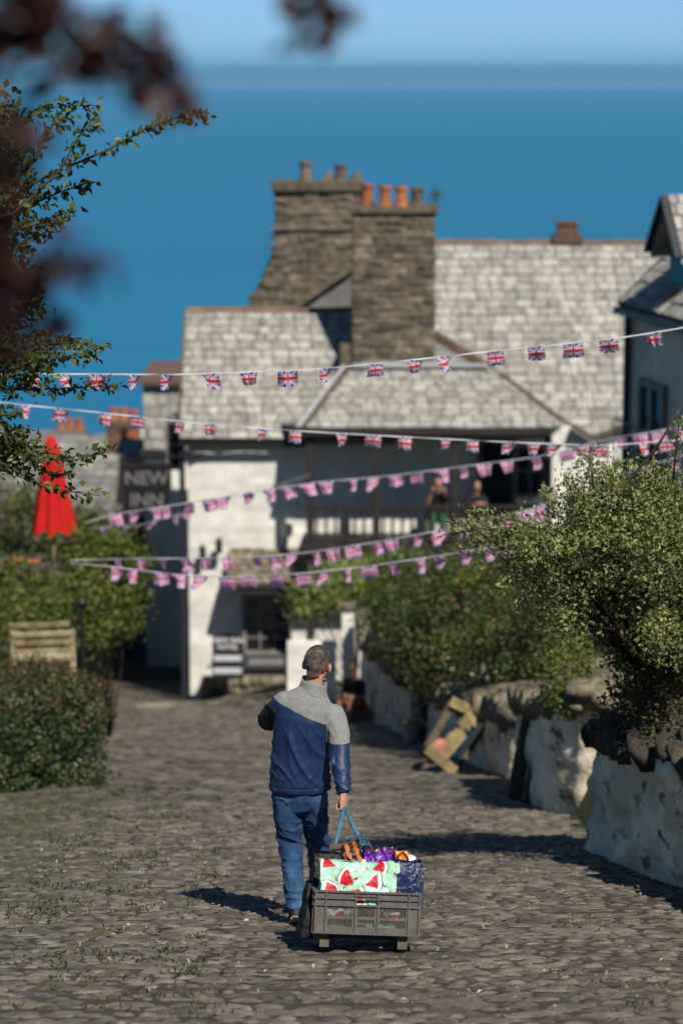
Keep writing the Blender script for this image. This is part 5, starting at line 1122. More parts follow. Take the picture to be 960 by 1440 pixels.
    tex = np.array([mnoise.noise(Vector(c) * 90) for c in loc]); fade = np.clip((loc[:, 2] - lim) / .03, 0, 1); co = co + no * (.0022 * fade + .0008 * tex)[:, None]
    fd_ = np.clip((loc[:, 2] - lim) / .055, 0, 1)[:, None] ** .6; tx2 = np.array([mnoise.noise(Vector(c) * 26) for c in loc])[:, None]; pale = np.clip(.42 + .9 * tx2 + .7 * tex[:, None] - 4 * np.abs(loc[:, 2:3] - .02), 0, 1); hc_ = np.array([.062, .052, .046]) * (1 - pale) + np.array([.24, .19, .165]) * pale; vcol(h, np.array([.36, .20, .145]) * (1 - fd_) + hc_ * fd_); set_co(h, co); bm = bmesh.new(); bm.from_mesh(h); bm.verts.ensure_lookup_table(); bmesh.ops.delete(bm, geom=[v for v in bm.verts if not keep[v.index]], context='VERTS'); bm.to_mesh(h); bm.free(); h.materials.append(printmat('cropped_hair', .75, 0, .8, 330)); smooth_mesh(h); link('hair', h, man)  # pale: sheen painted in at mid head, mixed with mottled short hair
    # ---- fleece jacket
    jb = MB(); ex = lambda a: ((math.cos(a), 0, -math.sin(a)), (0, 1, 0))
    S_ = [(-.052, .0, .826, .200, .138, 0), (-.052, -.002, .86, .203, .142, 0), (-.052, -.004, .95, .198, .133, .0), (-.048, -.006, 1.08, .190, .126, .03), (-.036, -.008, 1.20, .192, .128, .08), (-.022, -.008, 1.30, .198, .128, .14), (-.004, -.006, 1.375, .190, .116, .22), (.010, -.004, 1.425, .152, .100, .26), (.022, .0, 1.462, .105, .086, .24), (.030, .004, 1.495, .073, .074, .2)]
    jb.loft([((x, y, z), rx * .95, ry, *ex(a)) for x, y, z, rx, ry, a in S_], 28)
    jb.limb([LH[0] + Vector((.015, 0, .0)), (LH[0] + LH[1]) / 2, LH[1], (LH[1] + LH[2]) / 2, LH[2] - Vector((0, .02, .02))], [.082, .074, .068, .056, .044], 16)
    jb.limb([RH[0] + Vector((-.015, 0, -.005)), (RH[0] + RH[1]) / 2 + Vector((.006, 0, 0)), RH[1], (RH[1] + RH[2]) / 2, RH[2] + Vector((0, .012, .03))], [.084, .072, .062, .053, .043], 16)
    j = remesh(jb, .0072, 8); co = get_co(j); no = get_no(j)
    # cloth folds
    x, y, z = co[:, 0], co[:, 1], co[:, 2]; back = np.clip(-no[:, 1], 0, 1)
    def ridge(t, p=2.0): return (1 - np.abs(np.sin(t))) ** p
    d = np.zeros(len(co)); torso = (x > -.24) & (x < .165) & (z < 1.33)
    fold = (ridge((x * .80 + z * .46) * 19 + 1.3 * np.sin(z * 7) + .8 * np.sin(x * 16 + 1), 2.6) + .55 * ridge((x * .9 + z * .55) * 37 + 2.2 * np.sin(z * 9 + x * 5), 2.2)) * np.clip((1.33 - z) / .15, 0, 1) * np.clip((z - .86) / .16, 0, 1); d += np.where(torso, .017 * fold * back, 0)
    d += np.where(torso, .006 * ridge((x * .25 - z) * 24 + 2 * np.sin(x * 11), 3) * back * np.clip((1.04 - z) / .12, 0, 1), 0)
    d += np.where(torso & (z < .875), -.006 * ridge((z - .868) * 60, 6), 0)                                                # hem seam
    arm = (x > .13) & (z < 1.30); s_ = (z - .87) / .45; d += np.where(arm, .008 * ridge(z * 36 + x * 20 + 1.6 * np.sin(z * 13) - y * 22, 2.0) * np.clip(1.35 - s_, .25, 1), 0)
    d += np.where(arm & (z < .965), .010 * ridge(z * 75 - x * 25 + y * 30, 2), 0)
    larm = (x < -.20); d += np.where(larm, .008 * ridge(x * 40 + z * 30 + y * 18, 2), 0)
    d -= .012 * np.exp(-((x - .118) / .011) ** 2) * np.clip((1.36 - z) / .06, 0, 1) * back
    d += .0022 * np.array([mnoise.noise(Vector(c) * 22) for c in co]); set_co(j, co + no * d[:, None])
    for m in (M['jblue'], M['jgrey'], M['jblack']): j.materials.append(m)
    # colour blocking: grey yoke and upper right sleeve, black left sleeve side
    fc = np.empty(len(j.polygons) * 3, np.float32); j.polygons.foreach_get('center', fc); fc = fc.reshape(-1, 3)
    line = 1.405 - .46 * (fc[:, 0] + .17); line = np.where(fc[:, 0] > .115, np.where(fc[:, 0] > .118, 1.165, line), line)
    mi = np.where(fc[:, 2] > line, 1, 0); mi = np.where((fc[:, 0] < -.205 + .25 * np.clip(fc[:, 1] - .02, 0, 1)) & (fc[:, 2] < 1.43) & (fc[:, 2] > 1.13) & ((fc[:, 2] < 1.385) | (fc[:, 0] < -.225)), 2, mi); mi = np.where((fc[:, 1] > .06) & (fc[:, 0] < -.1), 2, mi)
    j.polygons.foreach_set('material_index', mi.astype(np.int32)); j.update(); jo = link('fleece_jacket', j, man)
    # collar
    cb = MB(); n = 28; vs = []; fs = []; pr = [(.098, .090, 1.452), (.084, .082, 1.485), (.080, .080, 1.512), (.079, .079, 1.532), (.073, .073, 1.533), (.071, .071, 1.50), (.074, .074, 1.46)]
    for rx, ry, zz in pr:
        for k in range(n): a = 2 * math.pi * k / n; f = (zz - 1.475) / .07; vs.append((.032 + .012 * f + rx * math.cos(a), .004 + .008 * f + ry * math.sin(a), zz - .26 * rx * math.cos(a) + .008 * math.sin(3 * a)))
    for i in range(len(pr) - 1):
        for k in range(n): fs.append((i * n + k, i * n + (k + 1) % n, (i + 1) * n + (k + 1) % n, (i + 1) * n + k))
    cb.add(vs, fs); cb.build('collar', M['jgrey'], jo, True, local=True)
    # ---- jeans
    pb = MB(); pb.loft([((-.055, .0, .70), .10, .09, (1, 0, 0), (0, 1, 0)), ((-.052, .0, .78), .168, .118, (1, 0, 0), (0, 1, 0)), ((-.052, -.004, .86), .175, .122, (1, 0, 0), (0, 1, 0)), ((-.05, 0, .92), .165, .11, (1, 0, 0), (0, 1, 0))], 24)
    pb.limb([Vector((-.128, 0, .80)), Vector((-.128, .01, .64)), LL[1], (LL[1] + LL[2]) / 2 + Vector((0, -.015, 0)), LL[2] + Vector((0, 0, .0))], [.102, .090, .071, .064, .058], 18)
    pb.limb([Vector((.022, 0, .80)), Vector((.036, .07, .63)), RL[1], (RL[1] + RL[2]) / 2, RL[2] + Vector((0, 0, .03))], [.100, .088, .071, .064, .058], 18)
    p = remesh(pb, .0075, 6); co = get_co(p); no = get_no(p); x, y, z = co.T
    kn = np.exp(-((z - .47) / .13) ** 2); an = np.exp(-((z - .2) / .12) ** 2); hi = np.exp(-((z - .74) / .06) ** 2)
    N1 = np.array([mnoise.noise(Vector((c[0] * 6, c[1] * 6, c[2] * 9))) for c in co]); N2 = np.array([mnoise.noise(Vector((c[0] * 9 + 7, c[1] * 9, c[2] * 5))) for c in co])
    d = .014 * kn * ridge(z * 34 + x * 16 + 5 * N1, 2) + .015 * an * ridge(z * 38 - x * 22 + 5 * N2, 2) + .006 * hi * ridge(z * 34 + np.abs(x + .05) * 45 + 3 * N1, 2) + .004 * N2 + .006 * ridge(x * 20 + z * 10 + 4 * N1, 3)
    d += .002 * np.array([mnoise.noise(Vector(c) * 25) for c in co]); set_co(p, co + no * d[:, None]); p.materials.append(M['denim']); po = link('jeans', p, man)
    # ---- shoes
    for J, f, up in ((LL, Vector((-.05, .80, -.48)).normalized(), 1), (RL, Vector((.08, .95, -.22)).normalized(), 1)):
        hl = J[2] + Vector((0, -.035, -.055)); s = Vector((1, .06, 0)); s = (s - f * s.dot(f)).normalized(); u = s.cross(f); sb = MB()
        sb.loft([(hl - f * .035 + u * .03, .022, .03, s, u), (hl - f * .02 + u * .032, .036, .046, s, u), (hl + f * .05 + u * .035, .042, .052, s, u), (hl + f * .12 + u * .02, .046, .038, s, u), (hl + f * .19 + u * .006, .045, .026, s, u), (hl + f * .235 + u * .0, .028, .018, s, u)], 16)
        sm = remesh(sb, .008, 3); sm.materials.append(M['shoe']); so = link('shoe', sm, man)
        sb = MB(); sb.loft([(hl - f * .045 - u * .018, .02, .012, s, u), (hl - f * .03 - u * .018, .038, .014, s, u), (hl + f * .05 - u * .018, .042, .014, s, u), (hl + f * .13 - u * .018, .049, .014, s, u), (hl + f * .20 - u * .014, .046, .012, s, u), (hl + f * .243 - u * .008, .025, .01, s, u)], 16); sb.build('sole', M['sole'], so, True, local=True)
        sb = MB(); sb.loft([(hl - f * .045 + u * .045, .012, .018, s, u), (hl - f * .040 + u * .045, .022, .020, s, u), (hl - f * .02 + u * .045, .026, .020, s, u)], 10); sb.build('heel_tab', M['orange'], so, True, local=True)
    return man, Vector((X0, Y0, Z0)) + RH[2] + fd.normalized() * .085
MAN, GRIP = add_man()
# ------------------------------------------------------------------ simple seated people in the distance
def sitter(label, loc, rz, top, trousers, hairc, kneez=.45, elbows=(.22, -.26, 1.0), hands=(.10, -.34, 1.10), shoe=(.03, .03, .03), seat=.46, lean=-.08, skin_arm=True, bare_leg=False):
    """person sitting on something at height seat, facing local -Y, leaning elbows forward; body one mesh, clothes its children"""
    mb = MB(); sz = seat; sh = sz + .55
    mb.loft([((0, .0, sz), .15, .11, (1, 0, 0), (0, 1, 0)), ((0, .0 + lean * .5, sz + .25), .13, .09, (1, 0, 0), (0, 1, 0)), ((0, lean, sz + .48), .15, .09, (1, 0, 0), (0, 1, 0)), ((0, lean, sh + .03), .07, .06, (1, 0, 0), (0, 1, 0))])
    hc = Vector((0, lean - .05, sh + .20)); mb.limb([(0, lean, sh), hc], [.055, .055]); mb.ell(hc + Vector((0, 0, .03)), (.077, .095, .11)); mb.limb([hc + Vector((0, -.09, .02)), hc + Vector((0, -.115, -.01))], [.011, .014], 8); mb.ell(hc + Vector((0, -.03, -.06)), (.05, .06, .05))
    for s in (-1, 1):
        mb.ell(hc + Vector((.078 * s, 0, 0)), (.01, .02, .03)); e = Vector((elbows[0] * s, elbows[1], elbows[2])); h = Vector((hands[0] * s, hands[1], hands[2])); mb.limb([(.17 * s, lean, sh - .06), e, h], [.048, .040, .030]); hand(mb, h, (h - e), (-.6 * s, -.2, .3), s, .9)
        k = Vector((.11 * s, -.45, kneez)); f = Vector((.12 * s, -.42 if kneez < sz + .1 else -.55, .07)); mb.limb([(.09 * s, 0, sz + .02), k, f], [.075, .055, .038]); mb.limb([f + Vector((0, .03, -.02)), f + Vector((.02 * s, -.15, -.035))], [.035, .028])
    me = remesh(mb, .009, 2, 'person'); me.materials.append(SKIN); o = link('person', me); o.location = loc; o.rotation_euler.z = rz; WL[o.name] = Vector((0, 0, 0)); tag(o, label, 'person')
    tb = MB(); tb.loft([((0, .0, sz + .02), .18, .14, (1, 0, 0), (0, 1, 0)), ((0, lean * .5, sz + .25), .165, .12, (1, 0, 0), (0, 1, 0)), ((0, lean, sz + .48), .185, .115, (1, 0, 0), (0, 1, 0)), ((0, lean, sh + .02), .09, .08, (1, 0, 0), (0, 1, 0))])
    for s in (-1, 1): e = Vector((elbows[0] * s, elbows[1], elbows[2])); a = Vector((.165 * s, lean, sh - .06)); tb.limb([a, a.lerp(e, .75)] if skin_arm else [a, e, Vector((hands[0] * s, hands[1], hands[2]))], [.068, .058] if skin_arm else [.07, .055, .042])
    m = remesh(tb, .012, 4); m.materials.append(top); link('top', m, o)
    tb = MB(); tb.loft([((0, .02, sz - .02), .17, .13, (1, 0, 0), (0, 1, 0)), ((0, 0, sz + .12), .17, .13, (1, 0, 0), (0, 1, 0))])
    for s in (-1, 1):
        k = Vector((.11 * s, -.45, kneez)); f = Vector((.12 * s, -.42 if kneez < sz + .1 else -.55, .07)); a = Vector((.09 * s, 0, sz + .03)); tb.limb([a, a.lerp(k, .6)] if bare_leg else [a, k, f + Vector((0, 0, .05))], [.095, .085] if bare_leg else [.095, .075, .058])
    m = remesh(tb, .012, 4); m.materials.append(trousers); link('trousers', m, o)
    hb = MB(); hb.ell(hc + Vector((0, .02, .055)), (.086, .098, .105)); hm = remesh(hb, .012, 2); hm.materials.append(hairc); link('hair', hm, o)
    sm_ = mat('trainer', shoe, rough=.7)
    for s in (-1, 1):
        f = Vector((.12 * s, -.42 if kneez < sz + .1 else -.55, .07)); sb = MB(); sb.loft([(f + Vector((0, .06, -.03)), .03, .035, (1, 0, 0), (0, 0, 1)), (f + Vector((0, .03, -.02)), .042, .05, (1, 0, 0), (0, 0, 1)), (f + Vector((.01 * s, -.08, -.035)), .046, .036, (1, 0, 0), (0, 0, 1)), (f + Vector((.02 * s, -.18, -.045)), .03, .022, (1, 0, 0), (0, 0, 1))], 12); sb.build('shoe', sm_, o, True, local=True)
    return o
def add_sitters():
    blk = mat('black_cotton', (.012, .012, .013), rough=.8); jn = mat('dark_trousers', (.02, .022, .03), rough=.85); gr = mat('green_cloth', (.03, .12, .06), rough=.8); dh = mat('dark_hair', (.02, .015, .012), rough=.6)
    zf = at(600, 766, 52.5).z
    def chair(x, y, lab):
        t = empty('balcony_chair', (x, y, zf), lab, 'chair'); mb = MB(); mb.bb(x - .22, x + .22, y - .2, y + .22, zf + .41, zf + .45); mb.build('seat', M['darkwood'], t)
        for sx in (-.19, .19):
            for sy in (-.17, .19): mb = MB(); mb.bb(x + sx - .02, x + sx + .02, y + sy - .02, y + sy + .02, zf, zf + (.41 if sy < 0 else .9)); mb.build('leg', M['darkwood'], t)
        mb = MB(); mb.bb(x - .16, x + .16, y + .18, y + .21, zf + .6, zf + .9); mb.build('backrest', M['darkwood'], t)
    p = at(615, 700, 53); sitter('person in black top at the balcony rail, forearms raised, green on lap', (p.x, 53, zf + .10), .0, blk, gr, dh, elbows=(.21, -.22, .80), hands=(.15, -.30, 1.05), kneez=.5); chair(p.x, 53.02, 'dark chair under the person with raised forearms')
    p = at(668, 700, 53); sitter('person in black seated right of the middle verandah post', (p.x, 53.05, zf + .02), .2, blk, jn, dh, elbows=(.24, -.2, .78), hands=(.12, -.36, .84)); chair(p.x, 53.08, 'dark chair under the person right of the middle post')
    # someone sitting low on the step by the rising wall
    p = at(494, 1012, 43.2); z = street_z(p.x, 43.2) + .02; cor = mat('coral_cotton', (.60, .10, .09), (.5, .08, .08), 5, rough=.85)
    sitter('person in coral and dark clothes crouched on the step at the wall foot', (p.x + .12, 43.4, z), -.55, blk, cor, dh, kneez=.46, seat=.20, elbows=(.22, -.18, .46), hands=(.10, -.42, .50), shoe=(.62, .12, .14), lean=-.1, bare_leg=True)
    mb = MB(); mb.bb(p.x - .12, p.x + .38, 43.3, 43.75, z - .25, z + .14); tag(mb.build('wall_step', M['coping']), 'low stone step under the crouched person', 'step')
add_sitters()
# ------------------------------------------------------------------ the crate on runners and its load
M['crate'] = mat('grey_plastic', (.120, .112, .104), (.09, .084, .078), 14, rough=.55, spec=.4, bump=.2, bscale=60, c3=(.19, .18, .165), s3=30, r3=(.60, .72))
M['runner'] = mat('runner_wood', (.17, .15, .12), (.10, .09, .07), 8, rough=.85, bump=.6)
def add_crate():
    W_, D_, H_ = .605, .42, .245; cx, cy = .122, 13.42; z = street_z(cx, cy) + .115
    C = Matrix.Translation((cx, cy, z)) @ Matrix.Rotation(-math.atan(SLOPE), 4, 'X') @ Matrix.Rotation(R(2.6), 4, 'Y') @ Matrix.Rotation(R(5), 4, 'Z')
    t = bpy.data.objects.new('sledge_crate', None); t.empty_display_size = .1; col.objects.link(t); t.matrix_world = C; tag(t, 'grey slotted plastic crate on wooden runners dragged behind the man', 'crate')
    WL[t.name] = Vector((0, 0, 0))
    def panel(L, M_, groups, cut):
        """moulded side: local x along the side, outside towards -y"""
        mb = MB(); h = H_; th = .012
        mb.bb(-L / 2, L / 2, -th / 2, th / 2, 0, .030)                                                          # foot
        for c0, c1 in cut: mb.bb(c0, c1, -th / 2, th / 2, .168, .215)
        mb.bb(-L / 2, L / 2, -th / 2, th / 2, .156, .168); mb.bb(-L / 2, L / 2, -th / 2, th / 2, .215, h)
        for zz in (.163, .203, h - .005, .004): mb.bb(-L / 2 - .004, L / 2 + .004, -th / 2 - .012, -th / 2 + .0005, zz - .0045, zz + .0045)    # ribs
        edges = [-L / 2] + [e for g in groups for e in g[:2]] + [L / 2]
        for i in range(0, len(edges), 2): mb.bb(edges[i], edges[i + 1], -th / 2 + .0004, th / 2 - .0004, .030, .156)
        for a, b, n in groups:
            mb.bb(a, b, -th / 2 + .0007, th / 2 - .0007, .084, .100); mb.bb(a, b, -th / 2 + .0007, th / 2 - .0007, .030, .040); mb.bb(a, b, -th / 2 + .0007, th / 2 - .0007, .146, .156); st = (b - a) / n
            for k in range(n + 1): x = a + st * k; mb.bb(max(a, x - st * .23), min(b, x + st * .23), -th / 2 + .001, th / 2 - .001, .040, .146)
        for x in [-L / 2 + .004, L / 2 - .004] + [g[0] - .013 for g in groups] + [groups[-1][1] + .013]: mb.bb(x - .004, x + .004, -th / 2 - .0115, -th / 2 + .0006, .004, h - .004)
        me = mb.mesh('side_panel'); me.materials.append(M['crate']); o = link('side_panel', me, t); o.matrix_local = M_; return o
    g4 = [(-.225, -.085, 12), (-.055, .045, 9), (.075, .225, 13)]
    panel(W_, Matrix.Translation((0, -D_ / 2, 0)), g4, [(-W_ / 2, -.062), (.055, W_ / 2)])
    panel(W_, Matrix.Translation((0, D_ / 2, 0)) @ Matrix.Rotation(math.pi, 4, 'Z'), g4, [(-W_ / 2, -.062), (.055, W_ / 2)])
    g2 = [(-.15, -.03, 10), (.03, .15, 10)]
    panel(D_ - .014, Matrix.Translation((-W_ / 2 + .007, 0, 0)) @ Matrix.Rotation(-math.pi / 2, 4, 'Z'), g2, [(-D_ / 2 + .007, -.05), (.05, D_ / 2 - .007)])
    panel(D_ - .014, Matrix.Translation((W_ / 2 - .007, 0, 0)) @ Matrix.Rotation(math.pi / 2, 4, 'Z'), g2, [(-D_ / 2 + .007, -.05), (.05, D_ / 2 - .007)])
    mb = MB(); mb.bb(-W_ / 2 + .01, W_ / 2 - .01, -D_ / 2 + .01, D_ / 2 - .01, -.004, .012); mb.build('floor', M['crate'], t, local=True)
    for x in (-.235, .215): mb = MB(); mb.prism([Vector((x - .027, -D_ / 2 + .03, -.006)), Vector((x - .027, -D_ / 2 + .03, -.082)), Vector((x - .027, D_ / 2 + .02, -.082)), Vector((x - .027, D_ / 2 + .10, -.03)), Vector((x - .027, D_ / 2 + .10, -.006))], (.054, 0, 0)); mb.build('runner', M['runner'], t, local=True)
    mb = MB(); mb.bb(-.205, .185, -.03, .03, -.05, -.007); mb.build('cross_piece', M['runner'], t, local=True)
    # ---- shopping bags
    def crumple(V, amp, sc, seed): return V + np.array([tuple(mnoise.noise_vector(Vector(v) * sc + Vector((seed, 0, 0)))) for v in V]) * amp
    def bag(name, label, sx, sy, sz, loc, rot, colour, seed, n=(90, 12, 46), amp=.008, rough=.45, sc=9, open_=.8, m=None):
        """soft box-shaped bag; colour(u, v) paints the sides"""
        nx, ny, nz = n; per = []
        for i in range(nx): per.append((-.5 + i / nx, -.5, i / nx))
        for i in range(ny): per.append((.5, -.5 + i / ny, 1.0))
        for i in range(nx): per.append((.5 - i / nx, .5, 1 - i / nx))
        for i in range(ny): per.append((-.5, .5 - i / ny, 0.0))
        V = []; UV = []; L = len(per)
        for k in range(nz):
            v = k / (nz - 1); pin = 1 - (1 - open_) * v ** 1.5
            for (x, y, u) in per: V.append((x * sx * (1 + .03 * math.sin(v * 5 + seed)), y * sy * pin * (1 + .25 * math.sin(math.pi * v)), v * sz)); UV.append((u, v))
        V = np.array(V); top_ = (V[:, 2:3] / sz) ** 2; V = V + (crumple(V, amp * 1.6, sc * .45, seed + 3) - V) * top_; V = crumple(V, amp, sc, seed); V = crumple(V, amp * .45, sc * 3.1, seed + 9); F = [(k * L + i, k * L + (i + 1) % L, (k + 1) * L + (i + 1) % L, (k + 1) * L + i) for k in range(nz - 1) for i in range(L)]
        me = np_mesh(name, V, np.array(F), None, True); UV = np.array(UV); vcol(me, colour(UV[:, 0], UV[:, 1])); me.materials.append(m or printmat(name + '_print', rough, .0, .35, 40))
        o = link(name, me); o.matrix_world = C @ Matrix.Translation(loc) @ Matrix.Rotation(rot[2], 4, 'Z') @ Matrix.Rotation(rot[0], 4, 'X') @ Matrix.Rotation(rot[1], 4, 'Y'); tag(o, label, 'bag'); return o
    def melon(u, v):
        W2, H2 = .46, .40; X = u * W2; Y = v * H2; Cc = np.tile(np.array([.40, .72, .54]), (len(u), 1)); r = np.random.default_rng(3)
        for _ in range(46):
            a, b, s = r.uniform(0, W2), r.uniform(0, H2), r.uniform(.004, .010); an = r.uniform(0, 3); dx = (X - a) * math.cos(an) + (Y - b) * math.sin(an); dy = -(X - a) * math.sin(an) + (Y - b) * math.cos(an); Cc[(dx / (s * 1.5)) ** 2 + (dy / (s * .6)) ** 2 < 1] = (.50, .03, .06)
        for cx_, cy_, an, rr in ((.155, .295, 2.6, .098), (.305, .285, .15, .105), (.045, .225, .9, .095), (.205, .20, .25, .11), (.435, .195, .3, .105), (.335, .375, .2, .09), (.05, .375, 2.9, .08), (.33, .095, .9, .11), (.13, .08, 2.2, .10), (.45, .06, 1.4, .1), (.24, .10, .2, .09)):
            px = X - cx_ + math.cos(an) * rr * .5; py = Y - cy_ + math.sin(an) * rr * .5; rd = np.hypot(px, py); dphi = np.abs((np.arctan2(py, px) - an + math.pi) % (2 * math.pi) - math.pi); ins = dphi < .50
            Cc[ins & (rd < rr * 1.12)] = (.03, .16, .07); Cc[ins & (rd < rr * 1.07)] = (.80, .82, .78); Cc[ins & (rd < rr * .90)] = (.62, .022, .045); ld = np.hypot((px * 46) % 1 - .5, (py * 46) % 1 - .5); Cc[ins & (rd < rr * .78) & (rd > rr * .25) & (ld < .17)] = (.10, .005, .012)
        return Cc
    bag('shopping_bag', 'mint shopping bag printed with red watermelon slices in the crate', .46, .15, .40, (-.045, -.105, .016), (.10, .0, .0), melon, 1, (230, 30, 170), .017, .4, 9, .35)
    def navy(u, v):
        Cc = np.tile(np.array([.010, .022, .075]), (len(u), 1)); r = np.random.default_rng(8)
        for _ in range(34): a, b, s = r.uniform(.45, 1), r.uniform(.6, .95), r.uniform(.006, .014); Cc[((u - a)) ** 2 + ((v - b) * 1.6) ** 2 < s * s] = r.choice([(.55, .5, .4), (.30, .32, .45), (.45, .16, .2)])
        for i, a in enumerate((.10, .19, .28, .37)): rr = np.hypot(u - a, (v - .52) * 1.6); Cc[(rr < .042) & (rr > .026)] = (.42, .48, .6)
        for i in range(7): a = .06 + i * .055; Cc[(np.abs(u - a) < .010) & (np.abs(v - .40) < .03 + .02 * (i % 3))] = (.45, .52, .65)
        return Cc
    bag('shopping_bag', 'small dark blue glittery shopping bag at the right of the crate', .16, .16, .405, (.226, -.09, .016), (.05, .03, .10), navy, 4, (120, 60, 110), .012, .35, 10, .75)
    h = MB(); h.tube([(.165, -.15, .395), (.172, -.15, .45), (.20, -.14, .47), (.225, -.15, .44), (.235, -.15, .40)], .008, 6); o = h.build('bag_handle', M['black'], None, True, local=True); o.parent = [b for b in bpy.data.objects if b.get('label', '').startswith('small dark blue')][0]; o.matrix_parent_inverse = o.parent.matrix_world.inverted(); o.matrix_basis = C
    bag('carrier_bag', 'crumpled black bag at the back left of the crate', .27, .16, .425, (-.165, .10, .016), (-.03, .0, .05), lambda u, v: np.tile(np.array([.012, .012, .013]), (len(u), 1)), 6, (60, 30, 40), .018, .6, 9, .35)
    bag('carrier_bag', 'shiny purple bag with knotted top behind the watermelon bag', .19, .15, .46, (.065, .09, .016), (0, .05, -.1), lambda u, v: np.where((v > .96)[:, None], np.array([.05, .02, .02]), np.array([.085, .012, .26])), 7, (70, 40, 60), .026, .28, 11, .45)
    bag('carrier_bag', 'orange and red printed bag between the purple and navy bags', .09, .14, .44, (.165, .03, .016), (0, .08, .2), lambda u, v: np.where((np.sin(v * 30 + u * 9) > .2)[:, None], np.array([.60, .10, .015]), np.array([.62, .33, .02])), 8, (40, 30, 50), .012, .4, 10, .6)
    bag('snack_packet', 'black and orange crinkled packet poking up beside the purple bag', .10, .07, .465, (-.01, .10, .016), (.05, -.15, .2), lambda u, v: np.where((np.sin(v * 24 + u * 14) > .35)[:, None], np.array([.50, .14, .02]), np.array([.02, .013, .01])), 9, (40, 20, 50), .02, .35, 13, .4)
    bag('carrier_bag', 'black cloth bag hanging over the left side of the crate', .06, .34, .30, (-.335, .02, -.03), (0, .12, 0), lambda u, v: np.tile(np.array([.013, .014, .018]), (len(u), 1)), 11, (20, 60, 40), .014, .7, 9, .3)
    # white tub and folded white paper tag
    mb = MB(); mb.lathe([(.035, 0), (.042, .10), (.046, .10), (.046, .118), (.0, .121)], (0, 0, 0), 20); o = mb.build('white_tub', M['white'], None, True, local=True); o.matrix_world = C @ Matrix.Translation((.255, .09, .315)) @ Matrix.Rotation(.5, 4, 'X'); tag(o, 'round white lidded tub behind the navy bag', 'tub')
    mb = MB(); mb.prism([Vector((-.035, 0, 0)), Vector((.035, 0, -.012)), Vector((.012, 0, .05)), Vector((-.005, 0, .055))], (0, .004, 0)); o = mb.build('paper_receipt', M['white'], None, local=True); o.matrix_world = C @ Matrix.Translation((-.028, -.165, .37)); tag(o, 'white paper corner sticking up from the watermelon bag', 'paper')
    # ---- blue rope from the hand to the crate
    rm = mat('blue_rope', (.05, .16, .26), (.085, .23, .36), 90, rough=.8, bump=.6, bscale=200)
    t2 = empty('tow_rope', tuple(GRIP), 'blue rope loop from the hand to the crate with frayed tangle', 'rope')
    a = C @ Vector((-.22, D_ / 2 - .01, H_ - .03)); b = C @ Vector((.15, D_ / 2 - .01, H_ - .03)); g = GRIP
    for e in (a, b):
        mid = g.lerp(e, .5) + Vector((0, 0, -.012)); mb = MB(); P0 = [g + Vector((0, 0, .01)), g.lerp(e, .25) + Vector((0, 0, -.008)), mid, g.lerp(e, .75) + Vector((0, 0, -.008)), e]; mb.tube(P0, .0085, 8); mb.tube([p + Vector((.009, .006, .002)) for p in P0], .0075, 8); mb.build('strand', rm, t2, True)
    r = random.Random(12); mb = MB(); kx = g.lerp(b, .42)
    for i in range(150):
        p = kx + Vector((r.gauss(0, .014), r.gauss(0, .012), r.gauss(0, .014))); pts = [p]; v = Vector((r.gauss(-.05, .25), r.gauss(0, .2), r.uniform(-1.2, -.1) if r.random() < .8 else r.uniform(-.2, .5)))
        for k in range(8): v = (v + Vector((r.gauss(-.06, .3), r.gauss(0, .25), r.gauss(-.45, .25)))).normalized(); p = p + v * r.uniform(.012, .030); pts.append(p)
        mb.tube(pts, .0022, 4, cap=False)
    o = mb.build('frayed_tangle', rm, t2); o['kind'] = 'stuff'
    u0 = at(465, 1193, 13.95); u1 = at(502, 1188, 13.9); mb = MB(); mb.tube([u0, u0.lerp(u1, .02), u1], .021, 14); mb.build('grip_tube', mat('brown_tube', (.13, .095, .075), rough=.5), t2, False)
    mb = MB(); mb.tube([g.lerp(a, .72), u0 + Vector((.01, 0, 0)), u1, g.lerp(b, .7)], .006, 6); mb.build('tie_cord', rm, t2, True)
add_crate()
